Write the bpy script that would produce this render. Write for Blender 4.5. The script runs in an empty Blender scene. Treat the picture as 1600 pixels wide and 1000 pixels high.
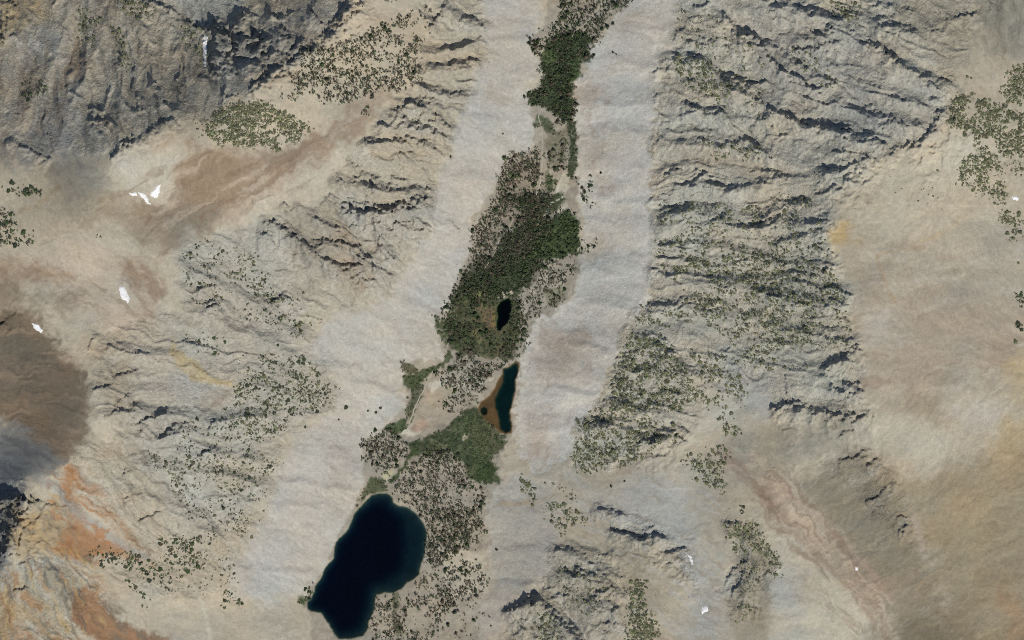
import bpy, math, random
import numpy as np
from mathutils import Vector

random.seed(7)
RNG = np.random.default_rng(11)
SC = bpy.context.scene
COL = SC.collection
S = 1.5                                     # metres per map unit (one map unit = one photo pixel)

# ------------------------------------------------------------------ camera, sky, sun, exposure
cam_data = bpy.data.cameras.new('survey_camera')
cam = bpy.data.objects.new('survey_camera', cam_data)
COL.objects.link(cam)
cam_data.type = 'ORTHO'                     # the photograph is an ortho-rectified aerial picture
cam_data.ortho_scale = 1600 * S
cam.location = (0, 0, 3000)
cam_data.clip_start = 10.0
cam_data.clip_end = 9000.0
SC.camera = cam

SUN_AZ, SUN_EL = math.radians(158), math.radians(54)
world = bpy.data.worlds.new('World')
SC.world = world
world.use_nodes = True
wn = world.node_tree
sky = wn.nodes.new('ShaderNodeTexSky')
sky.sky_type = 'NISHITA'
sky.sun_disc = False
sky.sun_elevation = SUN_EL
sky.sun_rotation = SUN_AZ
sky.altitude = 3000
wn.links.new(sky.outputs[0], wn.nodes['Background'].inputs[0])
wn.nodes['Background'].inputs[1].default_value = 0.09

sun_data = bpy.data.lights.new('sun', 'SUN')
sun_data.energy = 4.4
sun_data.angle = math.radians(0.53)
sun_data.color = (1.0, 0.95, 0.86)
sun = bpy.data.objects.new('sun', sun_data)
COL.objects.link(sun)
SUN_DIR = Vector((math.sin(SUN_AZ) * math.cos(SUN_EL), math.cos(SUN_AZ) * math.cos(SUN_EL), math.sin(SUN_EL)))
sun.rotation_euler = SUN_DIR.to_track_quat('Z', 'Y').to_euler()
sun.location = SUN_DIR * 2000

SC.view_settings.view_transform = 'Standard'
SC.view_settings.look = 'None'
SC.view_settings.exposure = 0.0
SC.view_settings.gamma = 1.0
SC.view_settings.use_curve_mapping = False
SC.cycles.use_denoising = False
SC.cycles.filter_width = 1.0
SC.cycles.sample_clamp_indirect = 3.0
SC.cycles.max_bounces = 6
SC.cycles.transparent_max_bounces = 12

KLIT = 1.36         # display value of a sunlit level surface divided by its albedo
def lin(c):
    c = np.asarray(c, dtype=np.float64) / 255.0
    return np.where(c <= 0.04045, c / 12.92, ((c + 0.055) / 1.055) ** 2.4)
def alb(c):
    c = np.asarray(c, dtype=np.float64); m = c @ np.array([0.3, 0.59, 0.11])
    return lin((m + (c - m) * 0.78) * np.array([0.995, 1.0, 0.985])) / KLIT

# ------------------------------------------------------------------ noise
_LAT = np.random.default_rng(3).random((256, 256)).astype(np.float32)
def vnoise(x, y):
    xi = np.floor(x); yi = np.floor(y)
    fx = (x - xi).astype(np.float32); fy = (y - yi).astype(np.float32)
    xi = xi.astype(np.int32) & 255; yi = yi.astype(np.int32) & 255
    x1 = (xi + 1) & 255; y1 = (yi + 1) & 255
    fx = fx * fx * fx * (fx * (fx * 6 - 15) + 10)
    fy = fy * fy * fy * (fy * (fy * 6 - 15) + 10)
    a = _LAT[yi, xi]; b = _LAT[yi, x1]; c = _LAT[y1, xi]; d = _LAT[y1, x1]
    return (a + (b - a) * fx) * (1 - fy) + (c + (d - c) * fx) * fy
def fbm(x, y, octaves=4, gain=0.5, seed=0.0):           # about -1 .. 1
    r = 0.0; amp = 1.0; tot = 0.0
    x = x + seed * 17.31; y = y + seed * 9.77
    for k in range(octaves):
        r = r + amp * (vnoise(x, y) * 2 - 1)
        tot += amp; amp *= gain
        x, y = (0.8 * x - 0.6 * y) * 2.03 + 31.7, (0.6 * x + 0.8 * y) * 2.03 + 11.3
    return r / tot * 1.5
def ridged(x, y, octaves=4, gain=0.5, seed=0.0):        # 0 .. 1, sharp crests
    r = 0.0; amp = 1.0; tot = 0.0
    x = x + seed * 13.7; y = y + seed * 5.3
    for k in range(octaves):
        n = 1 - np.abs(vnoise(x, y) * 2 - 1) * 1.6
        r = r + amp * np.clip(n, 0, 1) ** 1.5
        tot += amp; amp *= gain
        x, y = x * 2.07 + 23.1, y * 1.9 + 7.9
    return r / tot
_HX = np.random.default_rng(8).random((256, 256)).astype(np.float32); _HY = np.random.default_rng(9).random((256, 256)).astype(np.float32)
def gullies(x, y, dx, dy):
    """stripes that run along the fall line: cos of the distance across it, blended over jittered cells; value and its derivative"""
    xi = np.floor(x); yi = np.floor(y); fx = (x - xi).astype(np.float32); fy = (y - yi).astype(np.float32)
    xi = xi.astype(np.int32); yi = yi.astype(np.int32)
    va = 0.0; vd = 0.0; wt = 1e-6
    for i in (-1, 0, 1):
        for j in (-1, 0, 1):
            a = (xi + i) & 255; b = (yi + j) & 255
            px = fx - i - _HX[b, a]; py = fy - j - _HY[b, a]
            wgt = np.exp(-(px * px + py * py) * 2.2)
            ph = (px * dx + py * dy) * 6.283
            va = va + np.cos(ph) * wgt; vd = vd - np.sin(ph) * wgt; wt = wt + wgt
    return va / wt, vd / wt
def erode(x, y, gx, gy, wl, octaves, gain=0.5):
    """branching gullies on a slope (gx, gy); about -1 .. 1, high on the ribs"""
    n = np.sqrt(gx * gx + gy * gy) + 1e-5
    sx, sy = gx / n, gy / n
    tot = 0.0; amp = 1.0; r = 0.0; parts = []
    f = 1.0 / wl
    for k in range(octaves):
        dx, dy = -sy, sx
        v, d = gullies(x * f + 17.3 * k, y * f + 5.9 * k, dx, dy)
        parts.append(v)
        r = r + amp * v; tot += amp
        sx = sx + 0.55 * d * dx * amp; sy = sy + 0.55 * d * dy * amp
        m = np.sqrt(sx * sx + sy * sy) + 1e-5; sx, sy = sx / m, sy / m
        amp *= gain; f *= 1.93
    return r / tot * 1.35, parts
def sstep(a, b, x):
    t = np.clip((x - a) / (b - a), 0, 1)
    return t * t * (3 - 2 * t)

# ------------------------------------------------------------------ map grid (dense in frame, widening far outside)
def axis(lo, hi, step, far):
    core = np.arange(lo, hi + step * 0.5, step)
    out = []; d = step; p = 0.0
    while p < far:
        d *= 1.16; p += d; out.append(p)
    out = np.array(out)
    return np.concatenate([(lo - out)[::-1], core, core[-1] + out]), len(out), len(core)
GSTEP = 1.5
AU, NU0, NUC = axis(-36.0, 1636.0, GSTEP, 5000)
AV, NV0, NVC = axis(-36.0, 1036.0, GSTEP, 5000)
NU, NV = len(AU), len(AV)
U, V = np.meshgrid(AU, AV)
U = U.astype(np.float32); V = V.astype(np.float32)

W1 = fbm(U / 26, V / 26, 4, 0.55, 1.0)
W2 = fbm(U / 26, V / 26, 4, 0.55, 2.0)
F1 = fbm(U / 7, V / 7, 3, 0.6, 3.0)
F2 = fbm(U / 7, V / 7, 3, 0.6, 4.0)

L1 = fbm(U / 70, V / 70, 3, 0.5, 6.0); L2 = fbm(U / 70, V / 70, 3, 0.5, 7.0)
def window(pts, margin):
    p = np.asarray(pts, dtype=np.float64)
    i0 = max(np.searchsorted(AU, p[:, 0].min() - margin) - 1, 0); i1 = min(np.searchsorted(AU, p[:, 0].max() + margin) + 1, NU)
    j0 = max(np.searchsorted(AV, p[:, 1].min() - margin) - 1, 0); j1 = min(np.searchsorted(AV, p[:, 1].max() + margin) + 1, NV)
    return slice(j0, j1), slice(i0, i1)

def seg_dist(x, y, pts, closed):
    p = np.asarray(pts, dtype=np.float32)
    n = len(p)
    best = np.full(x.shape, 1e12, dtype=np.float32)
    for k in range(n if closed else n - 1):
        a = p[k]; b = p[(k + 1) % n]
        d = b - a; L2 = float(d @ d) + 1e-9
        t = np.clip(((x - a[0]) * d[0] + (y - a[1]) * d[1]) / L2, 0, 1)
        dx = x - (a[0] + t * d[0]); dy = y - (a[1] + t * d[1])
        best = np.minimum(best, dx * dx + dy * dy)
    return np.sqrt(best)
def inside(x, y, pts):
    p = np.asarray(pts, dtype=np.float32); n = len(p)
    r = np.zeros(x.shape, dtype=bool)
    for k in range(n):
        x0, y0 = p[k]; x1, y1 = p[(k + 1) % n]
        if y0 == y1: continue
        c = (y0 > y) != (y1 > y)
        r ^= c & (x < (x1 - x0) * (y - y0) / (y1 - y0) + x0)
    return r
def sdist(x, y, pts):                                   # negative inside
    d = seg_dist(x, y, pts, True)
    return np.where(inside(x, y, pts), -d, d)
def poly_mask(pts, feather, jag=0.0, fine=0.0):
    w = window(pts, feather * 2.2 + jag * 2 + fine + 4)
    x = U[w] + W1[w] * jag + F1[w] * fine
    y = V[w] + W2[w] * jag + F2[w] * fine
    if feather >= 8:
        x = x + L1[w] * jag * 0.8; y = y + L2[w] * jag * 0.8
    if feather < 8:
        return w, sstep(feather * 0.6, -feather * 0.6, sdist(x, y, pts) + (fine * 1.1 + 0.8) * F1[w])
    return w, sstep(feather * 1.3, -feather * 1.3, sdist(x, y, pts) + feather * 0.55 * F1[w])
def line_mask(pts, width, soft, jag=0.0, fine=0.0):
    w = window(pts, width + soft + jag + fine + 4)
    x = U[w] + W1[w] * jag + F1[w] * fine
    y = V[w] + W2[w] * jag + F2[w] * fine
    return w, sstep(width * 0.5 + soft, max(width * 0.5 - soft, 0.0), seg_dist(x, y, pts, False))

# ------------------------------------------------------------------ outlines traced on the map
BIG_LAKE = [(590,770),(607,771),(614,777),(615,785),(625,790),(637,792),(650,802),(660,815),(666,825),(667,837),(665,850),(664,862),(662,872),(657,885),(655,897),(647,905),(637,910),(627,920),(615,926),(600,926),(589,929),(586,940),(584,957),(577,970),(574,985),(567,994),(550,998),(530,999),(522,990),(515,977),(507,965),(500,957),(487,955),(480,951),(479,940),(485,935),(490,925),(492,915),(502,902),(505,892),(512,882),(521,872),(522,857),(524,847),(530,840),(540,832),(547,820),(552,805),(560,794),(572,782),(580,774)]
AMBER_LAKE = [(810,566),(811,572),(809,582),(805,593),(805,609),(801,624),(796,644),(799,662),(800,671),(798,677),(790,678),(782,675),(772,666),(759,657),(751,645),(748,638),(751,629),(765,618),(774,606),(778,594),(786,584),(786,576),(795,573),(805,566)]
POND = [(796,466),(800,472),(800,480),(797,495),(793,504),(787,510),(781,517),(776,515),(776,507),(777,495),(776,484),(777,477),(782,471),(790,466)]
AMBER_DEEP = [(787,577),(795,575),(806,567),(809,580),(804,594),(804,610),(800,625),(795,645),(797,662),(797,672),(790,675),(783,668),(780,650),(776,637),(775,623),(781,609),(788,596),(787,585)]

# ------------------------------------------------------------------ height: broad relief
CP = [
 # valley floor
 (905,-60,52),(900,0,46),(890,60,42),(870,130,40),(865,200,36),(850,270,30),(820,330,24),(880,350,26),(790,400,18),(860,430,18),(760,460,14),(790,490,9),(740,520,11),(700,560,10),(780,620,7.5),(700,640,6),(650,670,4),(740,690,6),(680,750,3),(620,740,2.5),(710,820,3),(580,880,0),(640,960,1),(560,990,0),(720,920,4),(600,1080,-6),
 # east foot, cliff foot
 (910,110,48),(905,200,46),(906,260,40),(908,330,36),(908,400,30),(870,490,18),(825,545,13),(810,620,10),(806,690,10),(790,750,7),(765,800,7),(765,880,8),(745,960,6),
 (1058,30,152),(1040,100,148),(1024,200,142),(1024,330,138),(1020,420,128),(985,520,110),(945,620,92),(905,710,70),(960,250,92),(960,400,78),(880,600,56),(980,60,100),
 # east wall and rim
 (1180,60,260),(1150,160,240),(1150,280,235),(1150,400,225),(1120,500,205),(1060,600,180),(1020,680,150),(1280,100,330),(1280,200,330),(1230,300,300),(1220,420,290),(1220,540,290),(1180,620,250),
 (1480,120,440),(1462,205,446),(1380,240,420),(1312,300,400),(1300,370,396),(1320,450,412),(1336,540,420),(1356,645,410),(1380,70,390),(1330,0,330),(1450,0,400),(1200,-60,280),(1080,-60,170),
 # east plateau
 (1540,60,430),(1600,0,420),(1600,150,452),(1540,230,448),(1450,330,432),(1590,330,440),(1420,450,440),(1560,480,455),(1450,580,450),(1600,620,460),(1500,680,440),(1720,400,470),(1720,100,450),(1720,700,480),
 # south-east
 (1130,690,205),(1180,720,240),(1260,690,310),(1350,700,372),(1150,780,232),(1230,820,262),(1300,860,280),(1370,940,285),(1400,1010,282),(1400,800,352),(1450,900,350),(1560,780,430),(1600,900,440),(1530,1000,400),(1720,950,470),(1220,930,262),(1300,980,282),(1200,1060,250),(1450,1100,330),
 # south centre
 (850,760,40),(940,770,100),(1040,770,160),(1080,830,185),(990,850,140),(1090,900,196),(1100,960,205),(1160,890,225),(1010,950,176),(930,930,128),(890,890,92),(840,850,52),(830,940,66),(880,990,110),(790,990,24),(900,1080,120),(1060,1080,200),
 # west foot and scree
 (838,40,50),(828,150,46),(790,255,36),(740,350,26),(705,470,16),(690,555,13),(628,600,14),(585,670,8),(560,770,4),(510,890,3),(475,945,4),(770,120,90),(730,280,80),(650,450,62),(560,560,70),(520,740,50),(450,860,45),
 (748,60,118),(722,180,124),(690,250,122),(670,340,118),(610,450,96),(500,540,112),(500,620,98),(430,710,108),(390,800,100),(350,900,86),(380,980,55),(300,1000,90),(470,1010,8),(780,-60,100),
 # west wall, benches, ridge crest
 (680,40,190),(640,130,225),(620,220,215),(590,290,205),(540,340,198),(480,400,180),(400,450,170),(340,540,190),(360,640,160),(290,700,190),(250,780,185),(220,850,160),(300,860,120),
 (590,60,280),(510,110,295),(550,170,280),(460,200,290),(500,250,262),(420,270,268),(380,330,242),(320,370,240),(270,420,246),(290,480,225),(220,520,250),(240,600,225),
 (330,185,312),(400,132,312),(470,85,312),(510,52,310),(550,8,305),(180,242,318),(250,206,316),(230,280,285),(260,330,258),(180,330,300),(120,360,320),(60,400,318),(0,440,312),(100,450,300),(190,440,272),(130,520,300),(60,500,312),(30,330,300),(0,280,280),
 (560,-60,280),(660,-60,210),
 # north-west face
 (0,0,70),(90,0,60),(180,-20,60),(270,0,90),(340,0,100),(430,0,190),(490,-40,200),(0,100,130),(90,90,120),(180,80,125),(270,80,150),(330,80,170),(400,70,210),(20,180,200),(100,180,200),(180,160,215),(260,150,240),(320,140,255),(90,250,255),(-100,60,80),(-100,250,220),(200,-150,10),
 # west ridge and the far side of it
 (150,600,312),(155,640,314),(132,690,306),(100,718,302),(60,746,296),(40,760,290),(25,830,282),(12,885,275),(60,560,285),(0,560,255),(70,640,265),(0,640,225),(60,700,262),(0,720,205),(-20,800,205),(-30,880,210),(-120,600,190),(-120,800,130),(-120,450,280),
 (90,800,262),(140,850,215),(180,800,225),(100,900,235),(50,950,225),(160,960,170),(230,940,140),(0,1000,200),(250,1010,110),(100,1080,190),(-120,1000,180),(180,720,250)]
CP = np.array(CP, dtype=np.float64)
CP[:, 2] *= 0.8
def tps_fit(P):
    n = len(P)
    xy = P[:, :2] / 100.0
    d2 = ((xy[:, None] - xy[None]) ** 2).sum(-1)
    K = 0.5 * d2 * np.log(d2 + 1e-12) + np.eye(n) * 0.02
    Q = np.concatenate([np.ones((n, 1)), xy], 1)
    A = np.block([[K, Q], [Q.T, np.zeros((3, 3))]])
    return np.linalg.solve(A, np.concatenate([P[:, 2], np.zeros(3)])), xy
def tps_eval(sol, x, y):
    w, xy = sol
    x = x / 100.0; y = y / 100.0
    r = w[-3] + w[-2] * x + w[-1] * y
    for k in range(len(xy)):
        d2 = (x - xy[k, 0]) ** 2 + (y - xy[k, 1]) ** 2
        r = r + w[k] * 0.5 * d2 * np.log(d2 + 1e-12)
    return r
def coarse(fn, step=9.0):                                # evaluate on a coarse lattice, then smooth bicubic lookup
    gx = np.arange(-220, 1821, step); gy = np.arange(-200, 1201, step)
    X, Y = np.meshgrid(gx, gy)
    g = fn(X, Y).astype(np.float64)
    fx = (np.clip(AU, -200, 1800) - gx[0]) / step; fy = (np.clip(AV, -180, 1180) - gy[0]) / step
    def wts(f):
        i = np.floor(f).astype(int); t = f - i
        return i, np.stack([-.5*t+t*t-.5*t**3, 1-2.5*t*t+1.5*t**3, .5*t+2*t*t-1.5*t**3, -.5*t*t+.5*t**3])
    ix, wx = wts(fx); iy, wy = wts(fy)
    rows = sum(wx[k][None] * g[:, np.clip(ix + k - 1, 0, g.shape[1] - 1)] for k in range(4))
    return sum(wy[k][:, None] * rows[np.clip(iy + k - 1, 0, g.shape[0] - 1)] for k in range(4))
SOL = tps_fit(CP)
Z = coarse(lambda x, y: tps_eval(SOL, x, y)).astype(np.float32)

# flat valley floor mask, used to keep the relief calm there
VALLEY = [(870,-60),(985,-60),(985,5),(948,30),(928,80),(908,100),(895,130),(903,200),(905,260),(903,330),(907,400),(900,440),(870,490),(835,500),(822,540),(812,570),(806,620),(802,690),(790,700),(778,755),(760,790),(765,880),(745,960),(735,1060),(500,1060),(480,950),(478,935),(505,890),(522,850),(555,790),(570,745),(565,690),(610,665),(640,620),(625,562),(690,560),(680,495),(700,485),(715,440),(735,390),(740,340),(782,285),(790,250),(835,230),(838,200),(822,160),(845,125),(840,90),(825,60),(850,40)]
w, m = poly_mask(VALLEY, 14, 4)
VAL = np.zeros_like(U); VAL[w] = m
SCREE_W = [(745,-60),(835,-60),(838,40),(848,80),(838,105),(830,140),(825,165),(835,185),(840,210),(815,240),(790,260),(780,290),(740,345),(735,400),(725,430),(705,470),(695,520),(690,560),(625,565),(640,600),(630,650),(585,670),(568,690),(572,740),(555,790),(545,830),(520,870),(505,910),(480,932),(400,935),(355,920),(360,880),(420,800),(430,740),(460,690),(530,640),(525,590),(480,545),(520,500),(600,470),(625,440),(640,400),(668,370),(672,320),(690,260),(705,220),(725,180),(738,140),(752,80)]
SCREE_E = [(960,-60),(1085,-60),(1062,40),(1050,70),(1035,110),(1025,160),(1020,230),(1020,300),(1025,380),(1020,440),(1000,480),(980,520),(965,560),(945,600),(920,650),(900,690),(880,720),(830,735),(803,700),(805,640),(815,560),(835,500),(880,480),(900,440),(908,400),(907,330),(903,280),(907,240),(895,160),(908,110),(928,90),(950,40)]
SCREE_S = [(755,765),(800,740),(860,760),(880,790),(872,850),(860,900),(800,945),(770,1010),(700,1060),(735,960),(768,925),(768,860),(752,800)]
SCR = np.zeros_like(U)
for p in (SCREE_W, SCREE_E, SCREE_S):
    w, m = poly_mask(p, 9, 5); SCR[w] = np.maximum(SCR[w], m)

# rock country: (outline, direction of the ribs in degrees clockwise from east, relief m, width across, length along, fine relief)
ROCK = [
 ([(1075,-60),(1340,-60),(1420,20),(1500,110),(1480,160),(1465,205),(1380,240),(1310,275),(1180,262),(1030,262),(1022,200),(1030,130),(1050,70)], 24, 17, 30, 75, 4.5),
 ([(1025,255),(1180,255),(1315,265),(1312,300),(1296,330),(1296,370),(1300,400),(1200,385),(1030,380),(1020,330)], 2, 15, 26, 80, 4.0),
 ([(1025,378),(1200,383),(1300,395),(1320,450),(1335,540),(1345,600),(1250,560),(1150,520),(1050,500),(990,515),(1020,450)], 8, 13, 22, 90, 3.0),
 ([(985,515),(1060,505),(1150,525),(1250,560),(1340,590),(1357,645),(1340,655),(1230,650),(1180,600),(1100,590),(1090,640),(1070,690),(950,735),(900,730),(905,690),(955,590)], 22, 12, 22, 60, 3.2),
 ([(1320,-60),(1620,-60),(1530,40),(1500,110),(1420,20)], 28, 11, 26, 60, 3.0),
 ([(640,-40),(750,-40),(755,50),(745,110),(730,170),(705,220),(685,260),(668,330),(640,330),(560,330),(520,310),(550,260),(570,215),(600,185),(620,150),(650,120),(665,50)], 18, 14, 24, 62, 4.0),
 ([(410,340),(520,300),(560,325),(670,325),(665,370),(640,400),(620,440),(590,470),(530,490),(480,480),(420,430),(400,380)], 32, 13, 26, 66, 3.5),
 ([(290,385),(345,365),(410,345),(430,430),(500,490),(480,540),(420,550),(330,530),(285,500),(280,440)], 28, 9, 22, 60, 2.4),
 ([(150,520),(260,480),(330,530),(480,545),(530,600),(525,640),(450,690),(430,740),(390,800),(300,780),(210,700),(160,640),(150,580)], 14, 9, 22, 66, 2.6),
 ([(130,690),(210,690),(300,780),(420,800),(360,880),(340,930),(240,940),(170,900),(210,860),(150,800),(110,740)], 38, 8, 22, 80, 2.0),
 ([(-60,-60),(570,-60),(550,8),(470,85),(400,132),(330,185),(250,205),(180,240),(60,240),(-60,200)], 78, 13, 28, 90, 2.0),
 ([(318,-40),(560,-40),(548,8),(505,60),(470,85),(400,132),(350,165),(325,150),(322,60)], 62, 17, 22, 44, 5.0),
 ([(-60,750),(40,755),(35,790),(22,830),(12,880),(0,900),(-60,930)], 20, 14, 18, 50, 4.0),
 ([(0,900),(60,860),(140,870),(160,920),(130,980),(60,1060),(-60,1060)], 48, 8, 22, 60, 2.4),
 ([(870,850),(920,850),(980,900),(975,970),(930,1060),(780,1060),(790,960),(840,925)], 40, 12, 22, 60, 3.5),
 ([(920,780),(1000,800),(1080,850),(1085,920),(1040,890),(960,850)], 26, 9, 20, 50, 3.0),
 ([(1130,810),(1180,815),(1220,880),(1195,960),(1140,970),(1125,920),(1150,870)], 66, 9, 18, 50, 3.0),
 ([(1280,720),(1350,690),(1400,750),(1430,830),(1410,850),(1350,790)], 160, 5, 24, 70, 1.2),
]
gv, gu = np.gradient(Z, AV * S, AU * S)
WXU, WYV = U + 7 * W1 + 1.2 * F1, V + 7 * W2 + 1.2 * F2
ERO, EPART = erode(WXU, WYV, gu, gv, 62.0, 6, 0.54)
RCK = np.zeros_like(U)
for k, (pts, ang, amp, wa, wl, fine) in enumerate(ROCK):
    w = window(pts, 34)
    sd = sdist(U[w] + W1[w] * 8 + F1[w] * 2, V[w] + W2[w] * 8 + F2[w] * 2, pts) - 4 * EPART[1][w] - 3 * EPART[2][w]
    m = sstep(9, -9, sd)
    a = math.radians(ang)
    x = U[w] + W1[w] * 9; y = V[w] + W2[w] * 9
    al = (x * math.cos(a) + y * math.sin(a)); ac = (-x * math.sin(a) + y * math.cos(a))
    x3 = U[w] + W1[w] * 6 + L1[w] * 16; y3 = V[w] + W2[w] * 6 + L2[w] * 16
    al3 = (x3 * math.cos(a) + y3 * math.sin(a)); ac3 = (-x3 * math.sin(a) + y3 * math.cos(a))
    rl = ridged(al3 / (wl * 1.9), ac3 / (wa * 0.95), 3, 0.5, k + 2.2) - 0.45
    r2 = ridged(al / (wl * 0.22) + 40, ac / (wa * 0.30), 3, 0.55, k + 5.1)
    patch = sstep(-0.2, 0.6, fbm(U[w] / 50, V[w] / 50, 2, 0.5, 20 + k))
    e = ERO[w]
    big = sstep(-0.45, 0.5, fbm(U[w] / 90, V[w] / 60, 3, 0.5, 25))
    Z[w] += m * (1 - 0.999 * np.minimum(RCK[w], 1)) * (amp * 1.12 * rl + amp * (0.14 + 0.22 * big) * (e + 0.25 * np.abs(e)) + fine * (0.15 + patch) * (r2 - 0.4) * 1.2)
    RCK[w] = np.maximum(RCK[w], m)
SCR *= 1 - 0.8 * RCK

# open benches and scree: slow undulation, small hummocks
open_ = (1 - RCK) * (1 - VAL)
Z += open_ * (1 - SCR) * (4.0 * fbm(U / 95, V / 70, 3, 0.4, 30) + 0.6 * EPART[1] + 0.2 * EPART[2] + 0.07 * EPART[3] + 0.10 * F1)
for sgn, region in ((1, SCREE_W), (1, SCREE_E), (1, SCREE_S)):
    w, m = poly_mask(region, 18, 3)
    x = U[w] + 6 * W1[w]; y = V[w] + 5 * W2[w] + 0.12 * (U[w] - 900)
    Z[w] += m * (1 - RCK[w]) * (2.8 * EPART[0][w] + 0.6 * EPART[1][w] + 0.12 * EPART[2][w] + 0.08 * F2[w])
Z += VAL * (0.9 * W1 + 0.35 * F1)

# long ribs (height, half width, crest line) and the chutes between them (depth, half width, line)
RIB = [
(26,24,[(1130,40),(1165,66),(1205,98),(1260,132),(1310,150)]),(14,18,[(1060,52),(1100,66),(1140,72)]),(18,20,[(1050,96),(1095,100),(1140,135),(1160,160)]),(26,24,[(1100,130),(1150,140),(1200,168),(1250,196),(1320,210),(1390,238)]),
(24,24,[(1200,8),(1250,20),(1330,58),(1400,106),(1470,142)]),(15,18,[(1350,28),(1400,48),(1440,60)]),(16,18,[(1225,70),(1270,68),(1310,74)]),(18,20,[(1330,140),(1390,158),(1450,166)]),(18,20,[(1370,185),(1420,200),(1455,195)]),
(16,18,[(1030,158),(1080,170),(1130,185),(1200,188)]),(20,22,[(1030,232),(1080,228),(1130,232),(1190,240),(1260,264),(1300,276)]),(18,20,[(1030,278),(1080,292),(1140,302),(1200,292),(1280,290)]),(18,20,[(1030,344),(1085,334),(1140,346),(1190,358),(1292,352)]),
(16,18,[(1028,386),(1080,382),(1130,390),(1200,412),(1304,428)]),(16,18,[(1022,426),(1080,440),(1150,448),(1220,466),(1328,480)]),(16,18,[(1000,492),(1050,482),(1120,490),(1200,510),(1334,536)]),(14,16,[(1090,552),(1150,562),(1220,575),(1300,590)]),(14,14,[(1220,440),(1300,452),(1326,464)]),(14,14,[(1210,380),(1260,374),(1294,364)]),
(20,24,[(990,530),(1030,540),(1060,575),(1085,615)]),(16,20,[(945,632),(1000,640),(1060,655)]),(20,20,[(912,672),(960,668),(1010,690),(1060,684)]),(14,14,[(1215,636),(1270,645),(1350,655)]),(14,14,[(1290,575),(1338,560)]),(14,14,[(1270,610),(1338,612)]),
(22,18,[(598,205),(630,172),(660,170),(690,188),(705,208)]),(20,17,[(590,212),(630,198),(665,204),(692,224)]),(20,17,[(570,232),(615,222),(650,226),(690,244)]),(14,14,[(555,250),(600,248),(660,252)]),(18,17,[(530,286),(570,296),(610,304),(670,304)]),(22,18,[(545,336),(585,338),(620,330),(665,322)]),
(22,18,[(420,352),(455,372),(490,396),(530,402)]),(20,17,[(500,384),(545,390),(575,408),(612,432)]),(18,17,[(490,404),(530,424),(565,424),(600,455)]),(14,15,[(470,330),(500,350),(540,372)]),(14,15,[(520,430),(560,445),(590,465)]),
(18,16,[(672,40),(700,18),(725,35),(756,46)]),(16,15,[(655,86),(700,82),(750,66)]),(16,15,[(650,112),(700,110),(748,100)]),(14,14,[(650,136),(700,152),(735,148)]),(14,13,[(660,160),(690,166),(722,178)]),(14,13,[(590,352),(600,390),(620,410)]),
(12,18,[(290,415),(340,440),(400,480),(480,535)]),(11,18,[(290,480),(350,510),(430,540),(500,575)]),(12,16,[(170,545),(230,556),(280,556)]),(14,16,[(160,655),(215,642),(258,650),(330,655),(430,650)]),(12,16,[(190,690),(260,684),(330,668),(420,668)]),(11,16,[(190,720),(270,735),(350,745),(420,765)]),(11,18,[(190,765),(250,790),(310,820),(360,850)]),(10,15,[(150,610),(200,618),(250,612)]),(9,16,[(300,700),(360,712),(430,725)]),
(16,26,[(172,8),(150,80),(118,150),(92,215)]),(14,22,[(182,20),(188,90),(182,170),(190,225)]),(16,24,[(205,10),(232,90),(252,160),(266,186)]),(16,22,[(244,6),(290,80),(318,140)]),(14,24,[(110,10),(86,90),(44,170),(20,215)]),(20,18,[(330,52),(345,90),(352,140)]),(18,18,[(372,30),(385,80),(392,120)]),(18,18,[(420,0),(430,50),(440,95)]),(16,16,[(470,0),(480,40),(486,70)]),
(24,18,[(800,958),(840,946),(872,975),(905,1010)]),(16,16,[(870,866),(920,880),(965,915)]),(16,16,[(870,900),(920,905),(980,930)]),(14,14,[(905,945),(960,960),(975,985)]),(16,15,[(960,838),(1000,850),(1040,845)]),(14,14,[(1045,868),(1070,880),(1080,905)]),(12,14,[(930,802),(975,808)]),(16,16,[(1138,822),(1170,850),(1175,890),(1165,950)]),
(12,16,[(1335,715),(1370,735),(1390,765)]),(10,14,[(20,780),(16,830),(8,880)]),(9,14,[(60,880),(100,920),(120,960)])]
CHUTE = [(9,12,p) for p in ([(1115,8),(1165,38),(1200,60),(1240,88),(1300,118),(1345,150),(1380,185)],[(1320,90),(1320,130),(1345,160),(1375,185)],[(1348,20),(1360,55),(1410,90),(1460,115),(1500,135)],[(1030,78),(1080,82),(1120,105),(1145,125)],[(1045,190),(1100,198),(1160,212),(1200,226)],[(1030,322),(1090,316),(1150,314),(1200,312)],[(1030,530),(1060,548),(1085,572),(1135,605),(1165,630)],[(1060,545),(1120,555),(1200,570)],[(870,925),(880,948),(895,970),(925,1005)],[(165,660),(215,690),(260,730),(280,770)],[(295,760),(330,800),(360,850),(385,880)])]
for sign, items in ((1, RIB), (-1, CHUTE)):
    for hgt, hw, pts in items:
        w = window(pts, hw * 1.6 + 10)
        x = U[w] + W1[w] * 5 + F1[w] * 1.2; y = V[w] + W2[w] * 5 + F2[w] * 1.2
        d = seg_dist(x, y, pts, False) / hw
        t = np.clip(1 - d, 0, 1)
        prof = t * (0.7 + 0.3 * t) if sign > 0 else sstep(0, 1, t)
        e = np.minimum(np.hypot(x - pts[0][0], y - pts[0][1]), np.hypot(x - pts[-1][0], y - pts[-1][1])) / (hw * 1.6)
        Z[w] += sign * hgt * ((0.82 if pts[0][0] > 760 else 1.05) if sign > 0 else 0.8) * prof * (0.45 + 0.55 * np.clip(e, 0, 1))
        if sign > 0: RCK[w] = np.maximum(RCK[w], sstep(1.15, 0.6, d))
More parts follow.
